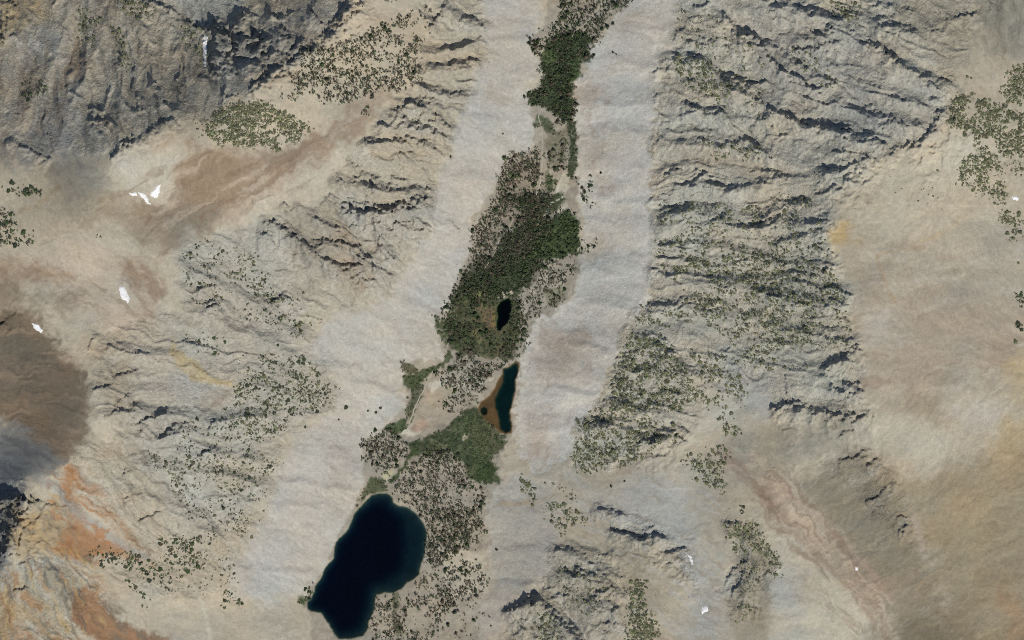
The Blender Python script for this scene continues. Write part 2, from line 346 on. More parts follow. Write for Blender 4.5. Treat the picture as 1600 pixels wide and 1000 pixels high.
# overlapping scree fans: low steps, lit lobes
FAN = [[(935,182),(975,190),(1018,196)],[(930,150),(975,160),(1020,165)],[(925,262),(960,268),(1015,262)],[(930,298),(970,306),(1015,304)],[(922,334),(965,340),(1012,348)],[(945,388),(980,392),(1015,408)],[(928,408),(965,420),(1008,442)],[(910,468),(950,474),(990,488)],[(880,540),(920,545),(960,556)],[(860,600),(900,604),(945,602)],[(850,660),(880,662),(915,664)],[(960,80),(1000,90),(1040,92)],[(985,40),(1020,48),(1055,50)],
 [(700,262),(740,266),(790,272)],[(690,300),(730,306),(770,312)],[(680,350),(710,354),(735,362)],[(620,470),(660,480),(700,500)],[(560,520),(620,524),(680,534)],[(500,560),(560,562),(620,566)],[(530,600),(580,606),(625,612)],[(480,690),(520,700),(565,712)],[(440,740),(500,748),(560,762)],[(430,780),(480,792),(540,800)],[(420,836),(470,840),(520,846)],[(400,880),(450,880),(500,886)],[(735,180),(780,190),(825,196)],[(750,100),(790,106),(835,110)],[(752,50),(790,56),(835,60)],[(780,850),(820,860),(860,862)],[(775,900),(810,905),(850,902)]]
SVF = np.array([0.37, 0.93])
for fi, pts in enumerate(FAN):
    pts = [(a, b + 9 * math.sin(fi * 2.3 + a * 0.02)) for a, b in pts]
    w = window(pts, 60)
    x = U[w] + W1[w] * 7; y = V[w] + W2[w] * 4
    p = np.array(pts, float)
    d = seg_dist(x, y, pts, False)
    yl = np.interp(x, p[:, 0], p[:, 1])
    sd = np.where(y > yl, d, -d)
    ends = sstep(p[0, 0] - 18, p[0, 0] + 20, x) * sstep(p[-1, 0] + 12, p[-1, 0] - 16, x)
    Z[w] += (1 - RCK[w]) * ends * (1.2 + 3.6 * ((fi * 0.618) % 1.0)) * sstep(-6, 6, sd) * np.exp(-np.maximum(sd - 6, 0) / 17)

# crags: every dark broken edge of the photograph is a scarp whose steep side looks away from the sun (width, points)
CRAG = [
(10,[(335,43),(333,75),(330,110)]),(8,[(330,45),(357,57)]),(9,[(364,40),(380,18)]),(8,[(365,66),(400,57)]),(6,[(366,65),(364,88)]),(5,[(240,2),(275,20),(315,45)]),(5,[(175,243),(200,223),(240,200),(270,185)]),(6,[(145,186),(165,189)]),(4,[(213,150),(215,172)]),(4,[(243,130),(255,150),(263,165)]),(7,[(2,35),(5,62)]),(6,[(20,2),(25,12)]),(5,[(350,148),(367,150)]),(3,[(10,180),(27,177)]),(5,[(20,218),(50,235),(75,247)]),(4,[(140,170),(158,172)]),(4,[(190,222),(205,212)]),
(9,[(396,134),(415,120),(440,101),(475,79),(505,68),(524,48),(540,18),(552,3)]),(7,[(500,60),(530,22),(545,0)]),(7,[(400,60),(415,58)]),(6,[(445,45),(455,60)]),(6,[(490,20),(505,32)]),(6,[(412,85),(430,78),(448,82)]),(6,[(380,105),(400,98)]),(6,[(425,20),(440,28),(452,22)]),(6,[(455,75),(472,62)]),
(5,[(697,0),(685,22),(672,42)]),(6,[(722,30),(742,26),(755,42)]),(5,[(692,75),(725,72),(748,60)]),(6,[(702,102),(727,92),(745,95)]),(5,[(675,100),(690,102)]),(4,[(652,128),(668,140),(700,146),(732,142)]),(7,[(665,152),(684,155)]),(7,[(625,168),(645,160),(670,170),(697,195)]),(8,[(630,185),(660,193),(680,200),(692,217)]),(5,[(590,195),(600,190),(608,200)]),(7,[(620,215),(640,215),(675,228),(688,238)]),(5,[(572,222),(590,225),(607,222)]),(5,[(615,240),(640,240),(660,243)]),(4,[(685,168),(720,172)]),
(6,[(1087,10),(1102,6)]),(4,[(1075,28),(1107,25),(1132,28),(1147,33)]),(4,[(1052,60),(1058,48),(1067,45)]),(6,[(1060,73),(1075,66),(1100,70),(1117,62)]),(9,[(1155,53),(1170,47),(1185,60),(1200,88)]),(5,[(1135,25),(1147,40),(1143,65)]),(6,[(1140,68),(1162,70)]),(5,[(1060,87),(1085,85)]),(5,[(1040,95),(1056,92)]),(5,[(1022,110),(1043,105)]),(8,[(1145,120),(1160,122),(1170,130),(1197,128)]),(4,[(1025,150),(1040,142),(1060,145)]),(8,[(1075,163),(1090,165)]),(5,[(1090,143),(1106,147)]),(6,[(1098,181),(1128,177)]),(5,[(1070,180),(1083,175)]),(4,[(1165,160),(1183,157)]),(8,[(1176,186),(1202,180)]),(4,[(1020,242),(1022,225),(1040,215)]),(4,[(1060,222),(1095,217),(1122,225),(1170,217),(1185,230)]),(6,[(1184,243),(1202,245)]),(4,[(1028,196),(1042,189)]),
(6,[(1210,15),(1226,4)]),(7,[(1250,8),(1282,15),(1307,27),(1330,43)]),(7,[(1277,52),(1295,42)]),(4,[(1263,62),(1282,55)]),(7,[(1225,80),(1267,75),(1305,67)]),(7,[(1350,68),(1370,70),(1388,80),(1407,92)]),(6,[(1360,8),(1387,5),(1420,15)]),(4,[(1372,25),(1395,25)]),(6,[(1375,40),(1400,39),(1422,40),(1432,48)]),(5,[(1402,54),(1425,49)]),(6,[(1480,32),(1500,25),(1527,20)]),(4,[(1457,51),(1476,46)]),(9,[(1225,110),(1245,118),(1268,131)]),(5,[(1250,100),(1282,112),(1305,130)]),(7,[(1270,136),(1286,145)]),(10,[(1200,172),(1212,176),(1250,188),(1282,200),(1315,197)]),(4,[(1347,127),(1360,127),(1375,138)]),(5,[(1390,85),(1417,105),(1450,120),(1480,126)]),(5,[(1437,156),(1461,150)]),(5,[(1390,150),(1425,160)]),(6,[(1362,165),(1381,181)]),(7,[(1392,185),(1418,198)]),(12,[(1422,226),(1440,216),(1455,200),(1463,180)]),(8,[(1325,205),(1360,212),(1380,225),(1400,232)]),(3,[(1200,212),(1245,211)]),(5,[(1305,235),(1340,240),(1375,245)]),(7,[(1455,130),(1478,141)]),(5,[(1210,95),(1222,108)]),
(6,[(322,472),(336,467)]),(6,[(330,480),(348,472)]),(5,[(312,452),(336,447)]),(6,[(14,496),(23,490)]),
(6,[(562,280),(575,290),(590,297)]),(6,[(555,255),(570,270),(587,277)]),(6,[(535,282),(543,296)]),(5,[(517,304),(532,312),(550,320)]),(11,[(550,327),(570,330),(590,325),(612,322),(635,312),(660,307)]),(5,[(555,315),(577,320)]),(5,[(625,297),(650,291),(670,295)]),(5,[(615,277),(638,280)]),(5,[(638,322),(663,314)]),(5,[(585,295),(613,297)]),(5,[(482,336),(501,345)]),(5,[(448,318),(458,326)]),(8,[(425,345),(450,357),(472,377),(485,386)]),(7,[(497,377),(517,375),(540,380),(562,385),(572,395),(585,412)]),(7,[(492,397),(510,407),(530,415),(563,414)]),(4,[(545,436),(562,427),(575,422)]),(5,[(568,435),(583,435)]),(6,[(597,387),(613,401)]),(6,[(580,345),(587,370),(587,385)]),(5,[(522,350),(535,366)]),(6,[(610,342),(619,348)]),(5,[(630,347),(641,353)]),(6,[(650,342),(668,352)]),(4,[(585,412),(600,422),(613,428)]),(8,[(424,471),(438,462)]),(3,[(702,342),(716,358)]),(5,[(418,362),(428,378)]),
(5,[(1035,275),(1050,267),(1061,264)]),(5,[(1055,288),(1078,289),(1087,282),(1100,272)]),(5,[(1090,267),(1103,274)]),(5,[(1017,310),(1035,307),(1045,301)]),(6,[(1105,285),(1125,288),(1142,295),(1162,292),(1197,282)]),(5,[(1037,336),(1057,331),(1082,327)]),(5,[(1189,333),(1190,352)]),(5,[(1140,350),(1185,355)]),(5,[(1115,345),(1127,340)]),(5,[(1145,409),(1168,407)]),(5,[(1022,420),(1040,427),(1052,437),(1067,452)]),(4,[(1015,476),(1050,477)]),
(9,[(1282,274),(1307,265),(1327,257),(1352,248)]),(8,[(1198,266),(1223,270)]),(7,[(1278,303),(1300,292),(1320,282),(1342,274)]),(5,[(1215,312),(1245,316),(1267,312)]),(8,[(1198,337),(1218,339)]),(6,[(1237,347),(1270,346),(1292,345)]),(5,[(1215,375),(1245,370),(1267,365),(1284,356)]),(5,[(1200,397),(1222,410)]),(4,[(1250,402),(1300,412)]),(7,[(1274,431),(1291,422)]),(6,[(1285,390),(1303,394)]),(6,[(1282,450),(1305,450),(1328,463)]),(5,[(1200,462),(1222,464),(1250,475),(1280,480),(1325,476)]),(4,[(1262,496),(1282,496),(1312,492)]),(5,[(1240,425),(1265,432)]),
(5,[(168,651),(185,642),(215,635)]),(8,[(219,658),(237,652),(253,645)]),(5,[(184,626),(196,620)]),(6,[(256,681),(270,667),(288,660)]),(4,[(150,606),(173,602)]),(6,[(311,711),(333,700)]),(5,[(195,742),(198,734)]),(4,[(172,540),(200,550),(230,552)]),(3,[(242,560),(265,563)]),(4,[(185,585),(210,579)]),(3,[(138,545),(147,524)]),(6,[(-4,508),(10,502)]),(6,[(320,675),(333,660)]),(5,[(293,532),(312,540)]),
(4,[(965,561),(980,560)]),(4,[(980,554),(1000,547)]),(6,[(1035,540),(1056,551)]),(4,[(1025,607),(1060,615)]),(9,[(996,691),(1020,685),(1035,680),(1048,674)]),(7,[(926,663),(953,662)]),(4,[(940,644),(956,642)]),(4,[(940,628),(960,620)]),(7,[(1062,665),(1075,672)]),(3,[(1015,715),(1040,712)]),
(12,[(1213,633),(1227,627),(1243,628)]),(6,[(1249,636),(1268,636)]),(6,[(1275,648),(1296,651)]),(8,[(1291,571),(1307,565),(1321,565)]),(8,[(1316,551),(1336,544)]),(9,[(1303,603),(1334,600)]),(6,[(1325,619),(1343,612)]),(7,[(1300,647),(1330,651),(1358,648)]),(6,[(1320,637),(1336,648)]),(5,[(1227,590),(1230,613)]),(4,[(1280,511),(1325,514)]),(4,[(1225,517),(1267,522),(1300,527),(1333,531)]),(6,[(1319,674),(1328,671)]),(6,[(1336,713),(1353,699)]),(5,[(1354,728),(1366,719)]),(5,[(1317,715),(1327,716)]),
(12,[(2,775),(30,780),(18,812),(17,835),(5,862)]),(8,[(0,800),(14,796)]),(8,[(-6,828),(10,822)]),(5,[(199,778),(216,772)]),(5,[(219,811),(246,801)]),(5,[(24,921),(38,918)]),
(5,[(931,798),(947,795),(973,802)]),(8,[(959,830),(980,832),(1000,842),(1017,836),(1033,838)]),(5,[(1009,828),(1021,821)]),(6,[(1044,863),(1057,857),(1071,860)]),(5,[(1050,872),(1060,890),(1077,905)]),(6,[(874,861),(890,857),(910,865),(923,876)]),(6,[(934,871),(956,860)]),(6,[(869,896),(886,890)]),(6,[(888,895),(903,887)]),(5,[(907,892),(932,900),(960,910)]),(4,[(952,892),(970,903)]),(6,[(852,923),(861,917)]),(5,[(862,927),(883,931)]),(11,[(797,951),(815,945),(838,939)]),(5,[(822,930),(842,930),(857,945),(872,960)]),(12,[(871,969),(885,975),(895,987),(910,1004)]),(8,[(931,923),(947,925),(965,917),(976,923)]),(4,[(940,957),(965,950)]),(5,[(925,985),(940,982),(951,990)]),(6,[(809,974),(825,987),(836,996)]),(5,[(950,975),(963,976)]),(5,[(1136,818),(1156,817)]),(6,[(1131,913),(1150,887),(1163,880)]),(8,[(1144,926),(1156,903)]),(4,[(1165,945),(1183,951)]),
(6,[(1359,781),(1375,772),(1388,756)]),(5,[(1367,791),(1377,791)]),(7,[(1408,831),(1416,824)]),(5,[(1405,807),(1416,809)]),
]
SV = np.array([math.sin(SUN_AZ), -math.cos(SUN_AZ)])     # towards the sun on the map (v grows southwards)
CRG = np.zeros_like(U)
ZC = np.zeros_like(U); HAL = np.zeros_like(U)
G1 = fbm(U / 3.2, V / 3.2, 2, 0.6, 13.0); G2 = fbm(U / 3.2, V / 3.2, 2, 0.6, 14.0)
BRK = fbm(U / 11, V / 11, 3, 0.6, 15.0)
for width, pts in CRAG:
    wd = width * 0.68
    back = wd * 4.5
    w = window(pts, back * 2.4 + 6)
    jag = min(wd * 0.6, 3.4)
    x = U[w] + F1[w] * jag * 1.3 + W1[w] * jag + G1[w] * 1.3; y = V[w] + F2[w] * jag * 1.3 + W2[w] * jag + G2[w] * 1.3
    p = np.array(pts, dtype=np.float64)
    best = np.full(x.shape, 1e9); sgn = np.zeros(x.shape); over = np.zeros(x.shape)
    for k in range(len(p) - 1):
        d = p[k + 1] - p[k]; L = np.hypot(*d); d = d / L
        nrm = np.array([-d[1], d[0]])
        if nrm @ SV < 0: nrm = -nrm
        rx = x - p[k, 0]; ry = y - p[k, 1]
        t = rx * d[0] + ry * d[1]; s = rx * nrm[0] + ry * nrm[1]
        tc = np.clip(t, 0, L)
        dist = np.hypot(rx - tc * d[0], ry - tc * d[1])
        b = dist < best
        best = np.where(b, dist, best)
        sgn = np.where(b, s, sgn)
        o = np.zeros(x.shape)
        if k == 0: o = np.maximum(o, -t)
        if k == len(p) - 2: o = np.maximum(o, t - L)
        over = np.where(b, np.maximum(o, 0), over)
    sd = np.where(sgn >= 0, best, -best)
    taper = sstep(wd * 2.2 + 2, 0, over)
    prof = sstep(-wd * 0.5, wd * 0.5, sd) * np.exp(-np.maximum(sd - wd * 0.5, 0) / back)
    h = wd * S * (1.3 if pts[0][0] > 760 else 1.75)
    brk = 0.45 + 0.75 * sstep(-0.5, 0.25, BRK[w])
    ZC[w] = ZC[w] + h * prof * taper * brk
    HAL[w] = np.maximum(HAL[w], sstep(wd * 3.2, wd * 0.4, best) * taper)
    CRG[w] = np.maximum(CRG[w], sstep(-wd, -wd * 0.3, sd) * sstep(wd * 3, wd * 0.6, sd) * taper)
Z += ZC
RUG = ridged((U + 2 * F1) / 11, (V + 2 * F2) / 6.5, 3, 0.62, 16.0) - 0.42
RUG2 = ridged((U + 1.5 * F2) / 6.0, (V + 1.5 * F1) / 4.2, 2, 0.6, 17.0) - 0.42
crest = sstep(-0.35, 0.5, ERO + 0.5 * BRK)
Z += RCK * (0.25 + 0.6 * crest) * (1.5 * RUG + 1.2 * RUG2) + HAL * (0.4 + 0.6 * RCK) * (1.8 * RUG + 1.6 * RUG2)

# beyond the frame: more mountains
FAR = sstep(60, 900, np.maximum.reduce([-U, U - 1600, -V, V - 1000]))
Z += FAR * (230 * (ridged(U / 700, V / 700, 5, 0.45, 60) - 0.35))

# lake basins
def basin(pts, level, bank, depth, spread, shelf=None, drop=0.0):
    w = window(pts, 60)
    x = U[w] + F1[w] * 0.8; y = V[w] + F2[w] * 0.8
    sd = sdist(x, y, pts)
    out = level + 0.12 + sd * bank * S
    t = sstep(2, 34, sd)
    zz = np.where(sd > 0, out * (1 - t) + Z[w] * t, 0)
    dep = depth * (1 - np.exp(-(-sd) / spread))
    if shelf is not None:
        dep = dep * shelf(x, y)
    Z[w] = np.where(sd > 0, np.where(sd < 20, np.maximum(zz, level + 0.12 + np.minimum(sd, 6) * 0.12), zz), level - 0.15 - drop * sstep(0, -2.5, sd) - dep).astype(np.float32)
    return w, sd
LV_BIG, LV_AMB, LV_POND = 0.0, 5.6, 7.0
WB = basin(BIG_LAKE, LV_BIG, 0.10, 9.0, 5, drop=1.4, shelf=lambda x, y: 0.46 + 0.54 * sstep(10, -16, sdist(x, y, [(500,960),(480,945),(500,905),(530,845),(560,800),(585,785),(605,785),(628,812),(634,850),(625,890),(605,905),(580,915),(572,950),(560,980),(530,990)])))
def amber_shelf(x, y):
    a = 0.07 + 0.93 * sstep(3.5, -3.5, sdist(x, y, AMBER_DEEP))
    return np.maximum(a, 0.8 * sstep(7.5, 4.0, np.hypot(x - 756, (y - 642) * 1.1)))
WA = basin(AMBER_LAKE, LV_AMB, 0.08, 8, 1.6, amber_shelf)
WP = basin(POND, LV_POND, 0.06, 12, 3.5)

def height(u, v):                                        # bilinear lookup inside the dense part
    fu = np.clip((np.asarray(u, dtype=np.float64) - AU[NU0]) / GSTEP, 0, NUC - 2) + NU0
    fv = np.clip((np.asarray(v, dtype=np.float64) - AV[NV0]) / GSTEP, 0, NVC - 2) + NV0
    i = np.floor(fu).astype(int); j = np.floor(fv).astype(int)
    a = fu - i; b = fv - j
    return (Z[j, i] * (1 - a) + Z[j, i + 1] * a) * (1 - b) + (Z[j + 1, i] * (1 - a) + Z[j + 1, i + 1] * a) * b
def wx(u): return (np.asarray(u) - 800.0) * S
def wy(v): return (500.0 - np.asarray(v)) * S

# ------------------------------------------------------------------ ground colours (soil and rock tones)
C = np.empty(U.shape + (3,), dtype=np.float32)
C[:] = alb((184, 172, 150))
def paint(w, m, col, op=1.0):
    m = (m * op)[..., None]
    C[w] = C[w] * (1 - m) + alb(col) * m
# (colour, feather, wander, ragged edge, opacity, outline)
AREA = [
 ((180,169,148),5,4,2,1,[(-6000,-6000),(560,-6000),(556,-10),(550,8),(510,52),(470,85),(400,133),(350,170),(300,195),(250,206),(215,222),(180,241),(172,262),(174,290),(168,318),(130,345),(100,342),(82,318),(70,285),(66,255),(0,255),(-6000,260)]),
 ((128,121,107),10,8,3,.5,[(60,260),(170,250),(170,310),(120,342),(90,330)]),  # darker tone painted in for the shade of a north-west-facing slope
 ((140,139,134),18,14,3,.6,[(-40,200),(60,215),(120,240),(100,262),(40,255),(-40,240)]),
 ((128,130,134),16,12,3,.6,[(60,170),(100,165),(120,215),(100,250),(70,240)]),
 ((178,158,118),8,9,4,.85,[(-40,-40),(70,-40),(75,20),(65,40),(40,40),(20,60),(0,70),(-40,70)]),
 ((160,138,112),14,12,3,.6,[(20,100),(50,105),(50,190),(30,170),(15,130)]),
 ((156,134,112),9,10,3,.7,[(92,85),(130,88),(128,118),(105,140),(82,135)]),
 ((168,150,126),10,10,3,.6,[(150,20),(185,15),(200,60),(180,80),(160,60)]),
 ((160,164,164),14,12,3,.65,[(20,50),(85,45),(90,95),(40,90)]),
 ((170,168,158),5,4,2,.95,[(258,-20),(378,-20),(374,15),(364,45),(357,55),(335,42),(320,45),(300,30),(275,10)]),
 ((160,156,146),8,8,3,.8,[(325,50),(400,55),(545,-10),(548,8),(505,60),(470,85),(400,132),(350,165),(325,150)]),
 ((190,174,150),7,6,2,.7,[(560,-20),(650,-20),(640,30),(560,55),(470,100),(430,140),(330,190),(240,215),(185,240),(230,235),(330,205),(420,150),(520,80)]),
 # cirque west
 ((152,128,104),14,14,3,.88,[(265,248),(300,228),(350,226),(420,240),(500,215),(560,165),(600,142),(612,160),(565,212),(520,240),(470,270),(430,292),(400,302),(360,345),(300,392),(250,400),(205,345),(230,322),(275,322),(300,285)]),
 ((146,122,98),12,12,3,.6,[(285,265),(330,240),(400,258),(390,290),(330,300),(290,320)]),
 ((134,126,112),16,10,3,.75,[(240,330),(300,315),(360,330),(310,385),(290,400),(262,380)]),
 ((186,180,166),12,8,3,.75,[(178,245),(240,225),(285,240),(270,285),(230,300),(190,295)]),
 ((192,178,158),14,8,3,.6,[(420,300),(520,250),(560,240),(540,280),(440,325),(360,355),(330,375),(350,345)]),
 ((150,132,108),12,12,3,.65,[(180,300),(240,325),(260,380),(220,370),(180,350),(120,365),(130,345)]),
 ((178,162,136),14,12,3,.6,[(30,300),(90,300),(130,350),(100,390),(50,380),(20,340)]),
 ((186,170,150),16,14,3,.7,[(60,390),(150,360),(190,400),(200,460),(260,500),(230,530),(150,520),(80,470),(40,430)]),
 ((146,122,100),8,8,2,.85,[(190,390),(215,388),(240,425),(255,455),(248,490),(225,495),(215,470),(200,440),(182,415)]),
 ((176,160,140),5,6,2,.8,[(203,392),(216,398),(222,425),(215,430),(206,412)]),
 ((172,156,136),5,6,2,.7,[(218,435),(232,445),(236,462),(224,462)]),
 ((148,120,94),16,12,3,.75,[(-60,405),(60,410),(100,425),(60,440),(0,450),(-60,470)]),
 ((130,116,98),18,16,3,.7,[(-60,430),(20,440),(60,480),(80,520),(40,510),(-60,500)]),
 ((142,124,106),10,14,3,.5,[(60,440),(80,450),(120,445),(130,480),(110,500),(70,470)]),
 ((122,106,88),8,8,3,1,[(-6000,480),(0,488),(30,490),(60,503),(85,545),(130,573),(147,600),(155,640),(140,665),(132,690),(105,717),(60,746),(0,655),(-6000,640)]),
 ((104,95,80),16,14,3,.65,[(-40,490),(40,500),(80,545),(60,560),(-40,560)]),
 ((134,112,88),10,12,2,.5,[(0,630),(40,625),(100,660),(130,680),(80,690),(30,660)]),
 ((106,94,78),8,14,2,.45,[(20,585),(130,590),(140,615),(60,612)]),
 ((126,127,126),8,8,3,1,[(-6000,650),(0,655),(40,672),(80,702),(103,720),(60,746),(40,742),(0,780),(-6000,780)]),
 ((126,126,124),5,4,2,1,[(-6000,770),(15,765),(42,752),(36,790),(24,830),(14,880),(0,898),(-6000,905)]),
 # west slopes
 ((177,171,157),14,14,4,.9,[(290,385),(400,345),(520,305),(670,320),(660,380),(620,440),(560,480),(480,500),(480,545),(530,600),(520,640),(450,690),(420,760),(350,840),(300,860),(250,790),(200,720),(160,640),(150,560),(250,510)]),
 ((164,150,128),14,14,4,.6,[(440,330),(520,310),(560,360),(520,440),(460,400)]),
 ((170,150,128),9,12,4,.5,[(520,360),(570,380),(600,430),(560,450),(520,410)]),
 ((160,142,116),12,12,3,.55,[(140,540),(200,560),(220,620),(180,640),(150,600)]),
 ((172,154,124),12,12,3,.5,[(270,470),(300,480),(300,540),(270,520)]),
 ((176,172,164),10,8,2,.75,[(230,590),(300,575),(370,605),(340,620),(250,620),(225,605)]),
 ((190,168,122),6,5,2,.9,[(268,525),(275,545),(285,555),(310,570),(340,590),(370,603),(345,606),(300,595),(280,575),(266,555)]),
 ((172,146,98),3,4,2,.55,[(265,552),(290,580),(318,592),(300,595),(286,582)]),
 ((160,138,112),8,6,2,.6,[(310,630),(330,615),(365,608),(350,625),(320,638)]),
 ((176,160,134),9,9,3,.6,[(140,680),(200,700),(250,760),(200,740),(150,720)]),
 ((166,112,66),8,9,4,.85,[(92,745),(112,725),(124,735),(119,760),(112,785),(122,800),(145,825),(200,850),(232,876),(200,872),(150,868),(100,866),(82,858),(92,830),(108,810),(98,780)]),
 ((168,144,106),14,14,4,.75,[(30,790),(90,780),(100,830),(70,880),(30,890),(20,850)]),
 ((150,140,122),12,12,4,.7,[(70,880),(130,880),(130,930),(90,960),(60,920)]),
 ((152,148,134),12,10,4,.6,[(-60,905),(20,895),(60,900),(20,960),(-60,980)]),
 ((164,136,98),12,14,4,.75,[(-40,920),(50,930),(80,990),(60,1060),(-40,1060)]),
 ((156,110,72),6,5,2,.9,[(118,928),(138,914),(150,930),(175,958),(205,980),(260,1000),(280,1030),(200,1020),(140,990),(112,968)]),
 ((140,112,88),6,4,2,.8,[(150,925),(185,965),(215,980),(270,998),(230,1000),(180,975)]),
 ((172,164,150),10,8,2,.7,[(230,945),(300,965),(400,940),(480,945),(500,965),(520,1040),(290,1040)]),
 # scree
 ((182,177,168),8,11,5,1,SCREE_W),
 ((197,193,184),7,11,5,1,SCREE_E),  # raised above the west scree to make up for shade on its slope
 ((178,173,162),10,7,3,1,SCREE_S),
 ((190,183,170),16,12,3,.55,[(520,520),(690,520),(690,555),(620,600),(600,650),(540,640),(520,580)]),
 ((172,154,136),12,14,4,.55,[(770,130),(815,140),(812,180),(775,190)]),
 ((170,152,136),12,14,4,.4,[(500,690),(550,680),(560,740),(530,760)]),
 ((178,158,140),12,14,4,.7,[(898,120),(930,118),(945,145),(930,175),(905,190),(898,150)]),
 ((184,170,152),12,12,4,.6,[(905,200),(940,220),(930,290),(905,260)]),
 ((176,156,138),14,14,4,.65,[(840,510),(900,505),(920,540),(890,570),(850,590),(830,560)]),
 ((178,158,142),14,14,4,.45,[(815,640),(860,650),(850,720),(820,720)]),
 ((184,170,146),8,10,3,.6,[(905,380),(950,360),(960,400),(920,420)]),
 ((178,166,142),8,8,3,.6,[(960,30),(1010,8),(1000,28),(975,45),(955,42)]),
 ((176,160,142),12,14,4,.6,[(730,880),(770,930),(830,960),(800,1010),(740,1000)]),
 # east wall
 ((186,180,163),12,8,3,1,[(1078,-80),(1340,-80),(1500,110),(1480,150),(1465,207),(1380,242),(1310,300),(1296,370),(1320,450),(1336,540),(1356,645),(1340,655),(1230,650),(1180,610),(1140,670),(1070,700),(950,735),(905,733),(898,705),(950,600),(985,512),(1022,460),(1026,300),(1026,150)]),
 ((172,170,161),12,10,3,.75,[(1160,10),(1250,5),(1340,60),(1400,120),(1470,140),(1464,206),(1380,242),(1330,220),(1250,190),(1200,170),(1180,100)]),
 ((182,179,162),12,10,3,.6,[(1200,380),(1300,380),(1332,460),(1348,620),(1240,600),(1200,520)]),
 ((172,152,126),12,14,3,.45,[(1060,230),(1180,240),(1190,262),(1080,270)]),
 ((172,174,172),12,9,3,.75,[(1130,560),(1200,590),(1215,640),(1190,650),(1150,620),(1110,590)]),
 # north-east corner
 ((160,154,136),12,10,3,.7,[(1340,-80),(1535,-80),(1530,40),(1495,110),(1420,60)]),
 ((146,143,128),16,14,4,.9,[(1535,-80),(6000,-80),(6000,60),(1600,70),(1575,92),(1540,92),(1530,60)]),
 ((182,160,122),8,8,3,.5,[(1440,100),(1490,110),(1480,125),(1450,112)]),
 ((190,178,156),10,8,3,.7,[(1490,110),(1540,95),(1600,80),(1580,130),(1550,155),(1500,140)]),
 # east plateau
 ((194,182,158),22,18,3,.8,[(1330,270),(1450,220),(1560,230),(1560,330),(1480,370),(1340,340)]),
 ((206,172,104),10,8,2,.75,[(1298,360),(1318,340),(1336,335),(1325,375),(1302,380)]),
 ((186,174,154),20,16,3,.6,[(1480,330),(1590,330),(1600,420),(1500,430)]),
 ((160,148,132),14,10,2,.4,[(1370,425),(1420,410),(1470,405),(1440,430),(1400,450),(1350,450)]),
 ((170,152,132),20,18,3,.6,[(1325,400),(1360,410),(1400,470),(1480,460),(1600,470),(1600,560),(1480,600),(1400,590),(1340,620),(1345,560)]),
 ((194,184,168),18,14,3,.75,[(1350,490),(1400,480),(1400,550),(1350,560),(1345,520)]),
 ((150,138,116),14,12,3,.75,[(1380,630),(1430,605),(1480,640),(1480,665),(1430,660),(1380,650)]),
 ((192,182,170),16,12,3,.7,[(1470,640),(1520,620),(1575,640),(1560,665),(1510,680)]),
 ((184,174,154),16,12,3,.8,[(1330,665),(1400,640),(1460,680),(1560,700),(1540,730),(1440,740),(1370,700)]),
 ((190,166,112),16,12,3,.6,[(1570,560),(1640,540),(1640,660),(1580,620)]),
 ((178,152,102),18,14,3,.6,[(1570,660),(1620,650),(1620,760),(1540,740)]),
 # south-east
 ((154,148,132),16,10,3,.8,[(1140,690),(1230,655),(1350,655),(1340,690),(1260,710),(1190,730)]),
 ((174,154,134),14,12,3,.8,[(1130,690),(1180,730),(1250,760),(1230,800),(1180,770),(1140,730)]),
 ((140,128,106),16,10,3,.85,[(1240,760),(1320,705),(1372,712),(1410,790),(1440,840),(1455,920),(1475,1010),(1400,1010),(1352,905),(1300,830)]),
 ((128,124,108),14,8,3,.6,[(1290,770),(1390,760),(1420,820),(1380,850),(1320,820)]),
 ((158,142,113),20,14,3,.9,[(1400,745),(1500,725),(6000,740),(6000,6000),(1480,6000),(1475,1010),(1455,920),(1445,850),(1390,770)]),
 ((166,150,118),20,18,3,.6,[(1480,780),(1560,760),(1570,850),(1500,900),(1470,850)]),
 ((168,120,84),12,14,3,.5,[(1555,915),(1585,930),(1600,980),(1620,1010),(1580,990)]),
 ((136,120,92),16,12,3,.5,[(1400,960),(1500,960),(1520,1040),(1400,1040)]),
 ((190,182,162),10,7,2,1,[(1205,830),(1235,840),(1280,868),(1335,918),(1362,970),(1375,1020),(1380,1080),(1205,1080),(1208,930)]),
 ((176,176,172),16,10,2,.6,[(1208,900),(1250,900),(1250,970),(1212,980)]),
 # south centre
 ((180,172,154),14,12,3,.7,[(850,740),(1060,700),(1130,760),(1080,840),(1000,800),(900,800)]),
 ((176,176,172),14,10,3,.7,[(1010,740),(1060,760),(1080,860),(1110,900),(1090,930),(1040,850),(960,810),(900,790)]),
 ((176,174,168),14,10,3,.7,[(1080,930),(1150,890),(1140,980),(1090,1010),(1050,990)]),
 ((188,174,150),14,12,3,.8,[(1000,870),(1050,900),(1090,930),(1060,1010),(1020,1010),(1000,940)]),
 ((150,142,122),12,10,3,.6,[(950,840),(1010,850),(1000,910),(940,880)]),
 ((152,142,122),9,8,3,.7,[(1135,820),(1180,820),(1215,880),(1205,1010),(1150,1010),(1135,950),(1150,880)]),
 ((166,162,146),12,10,3,.6,[(870,850),(930,860),(980,920),(960,1000),(800,1010),(800,950),(850,925)]),
 # valley floor soils and turf
 ((162,152,136),3.5,6,3,1,VALLEY),
 ((190,180,160),5,5,2,.8,[(690,860),(760,860),(760,925),(720,930),(690,905)]),
 ((56,70,44),4,3,2.5,.95,[(846,85),(852,66),(878,52),(902,46),(922,62),(924,85),(922,98),(906,98),(906,118),(895,126),(896,165),(890,185),(874,182),(858,172),(848,166),(824,164),(822,146),(846,138),(852,118),(842,104)]),
 ((84,106,56),3,3,2,.7,[(893,96),(908,92),(906,110),(898,126),(880,135),(876,128),(890,115)]),
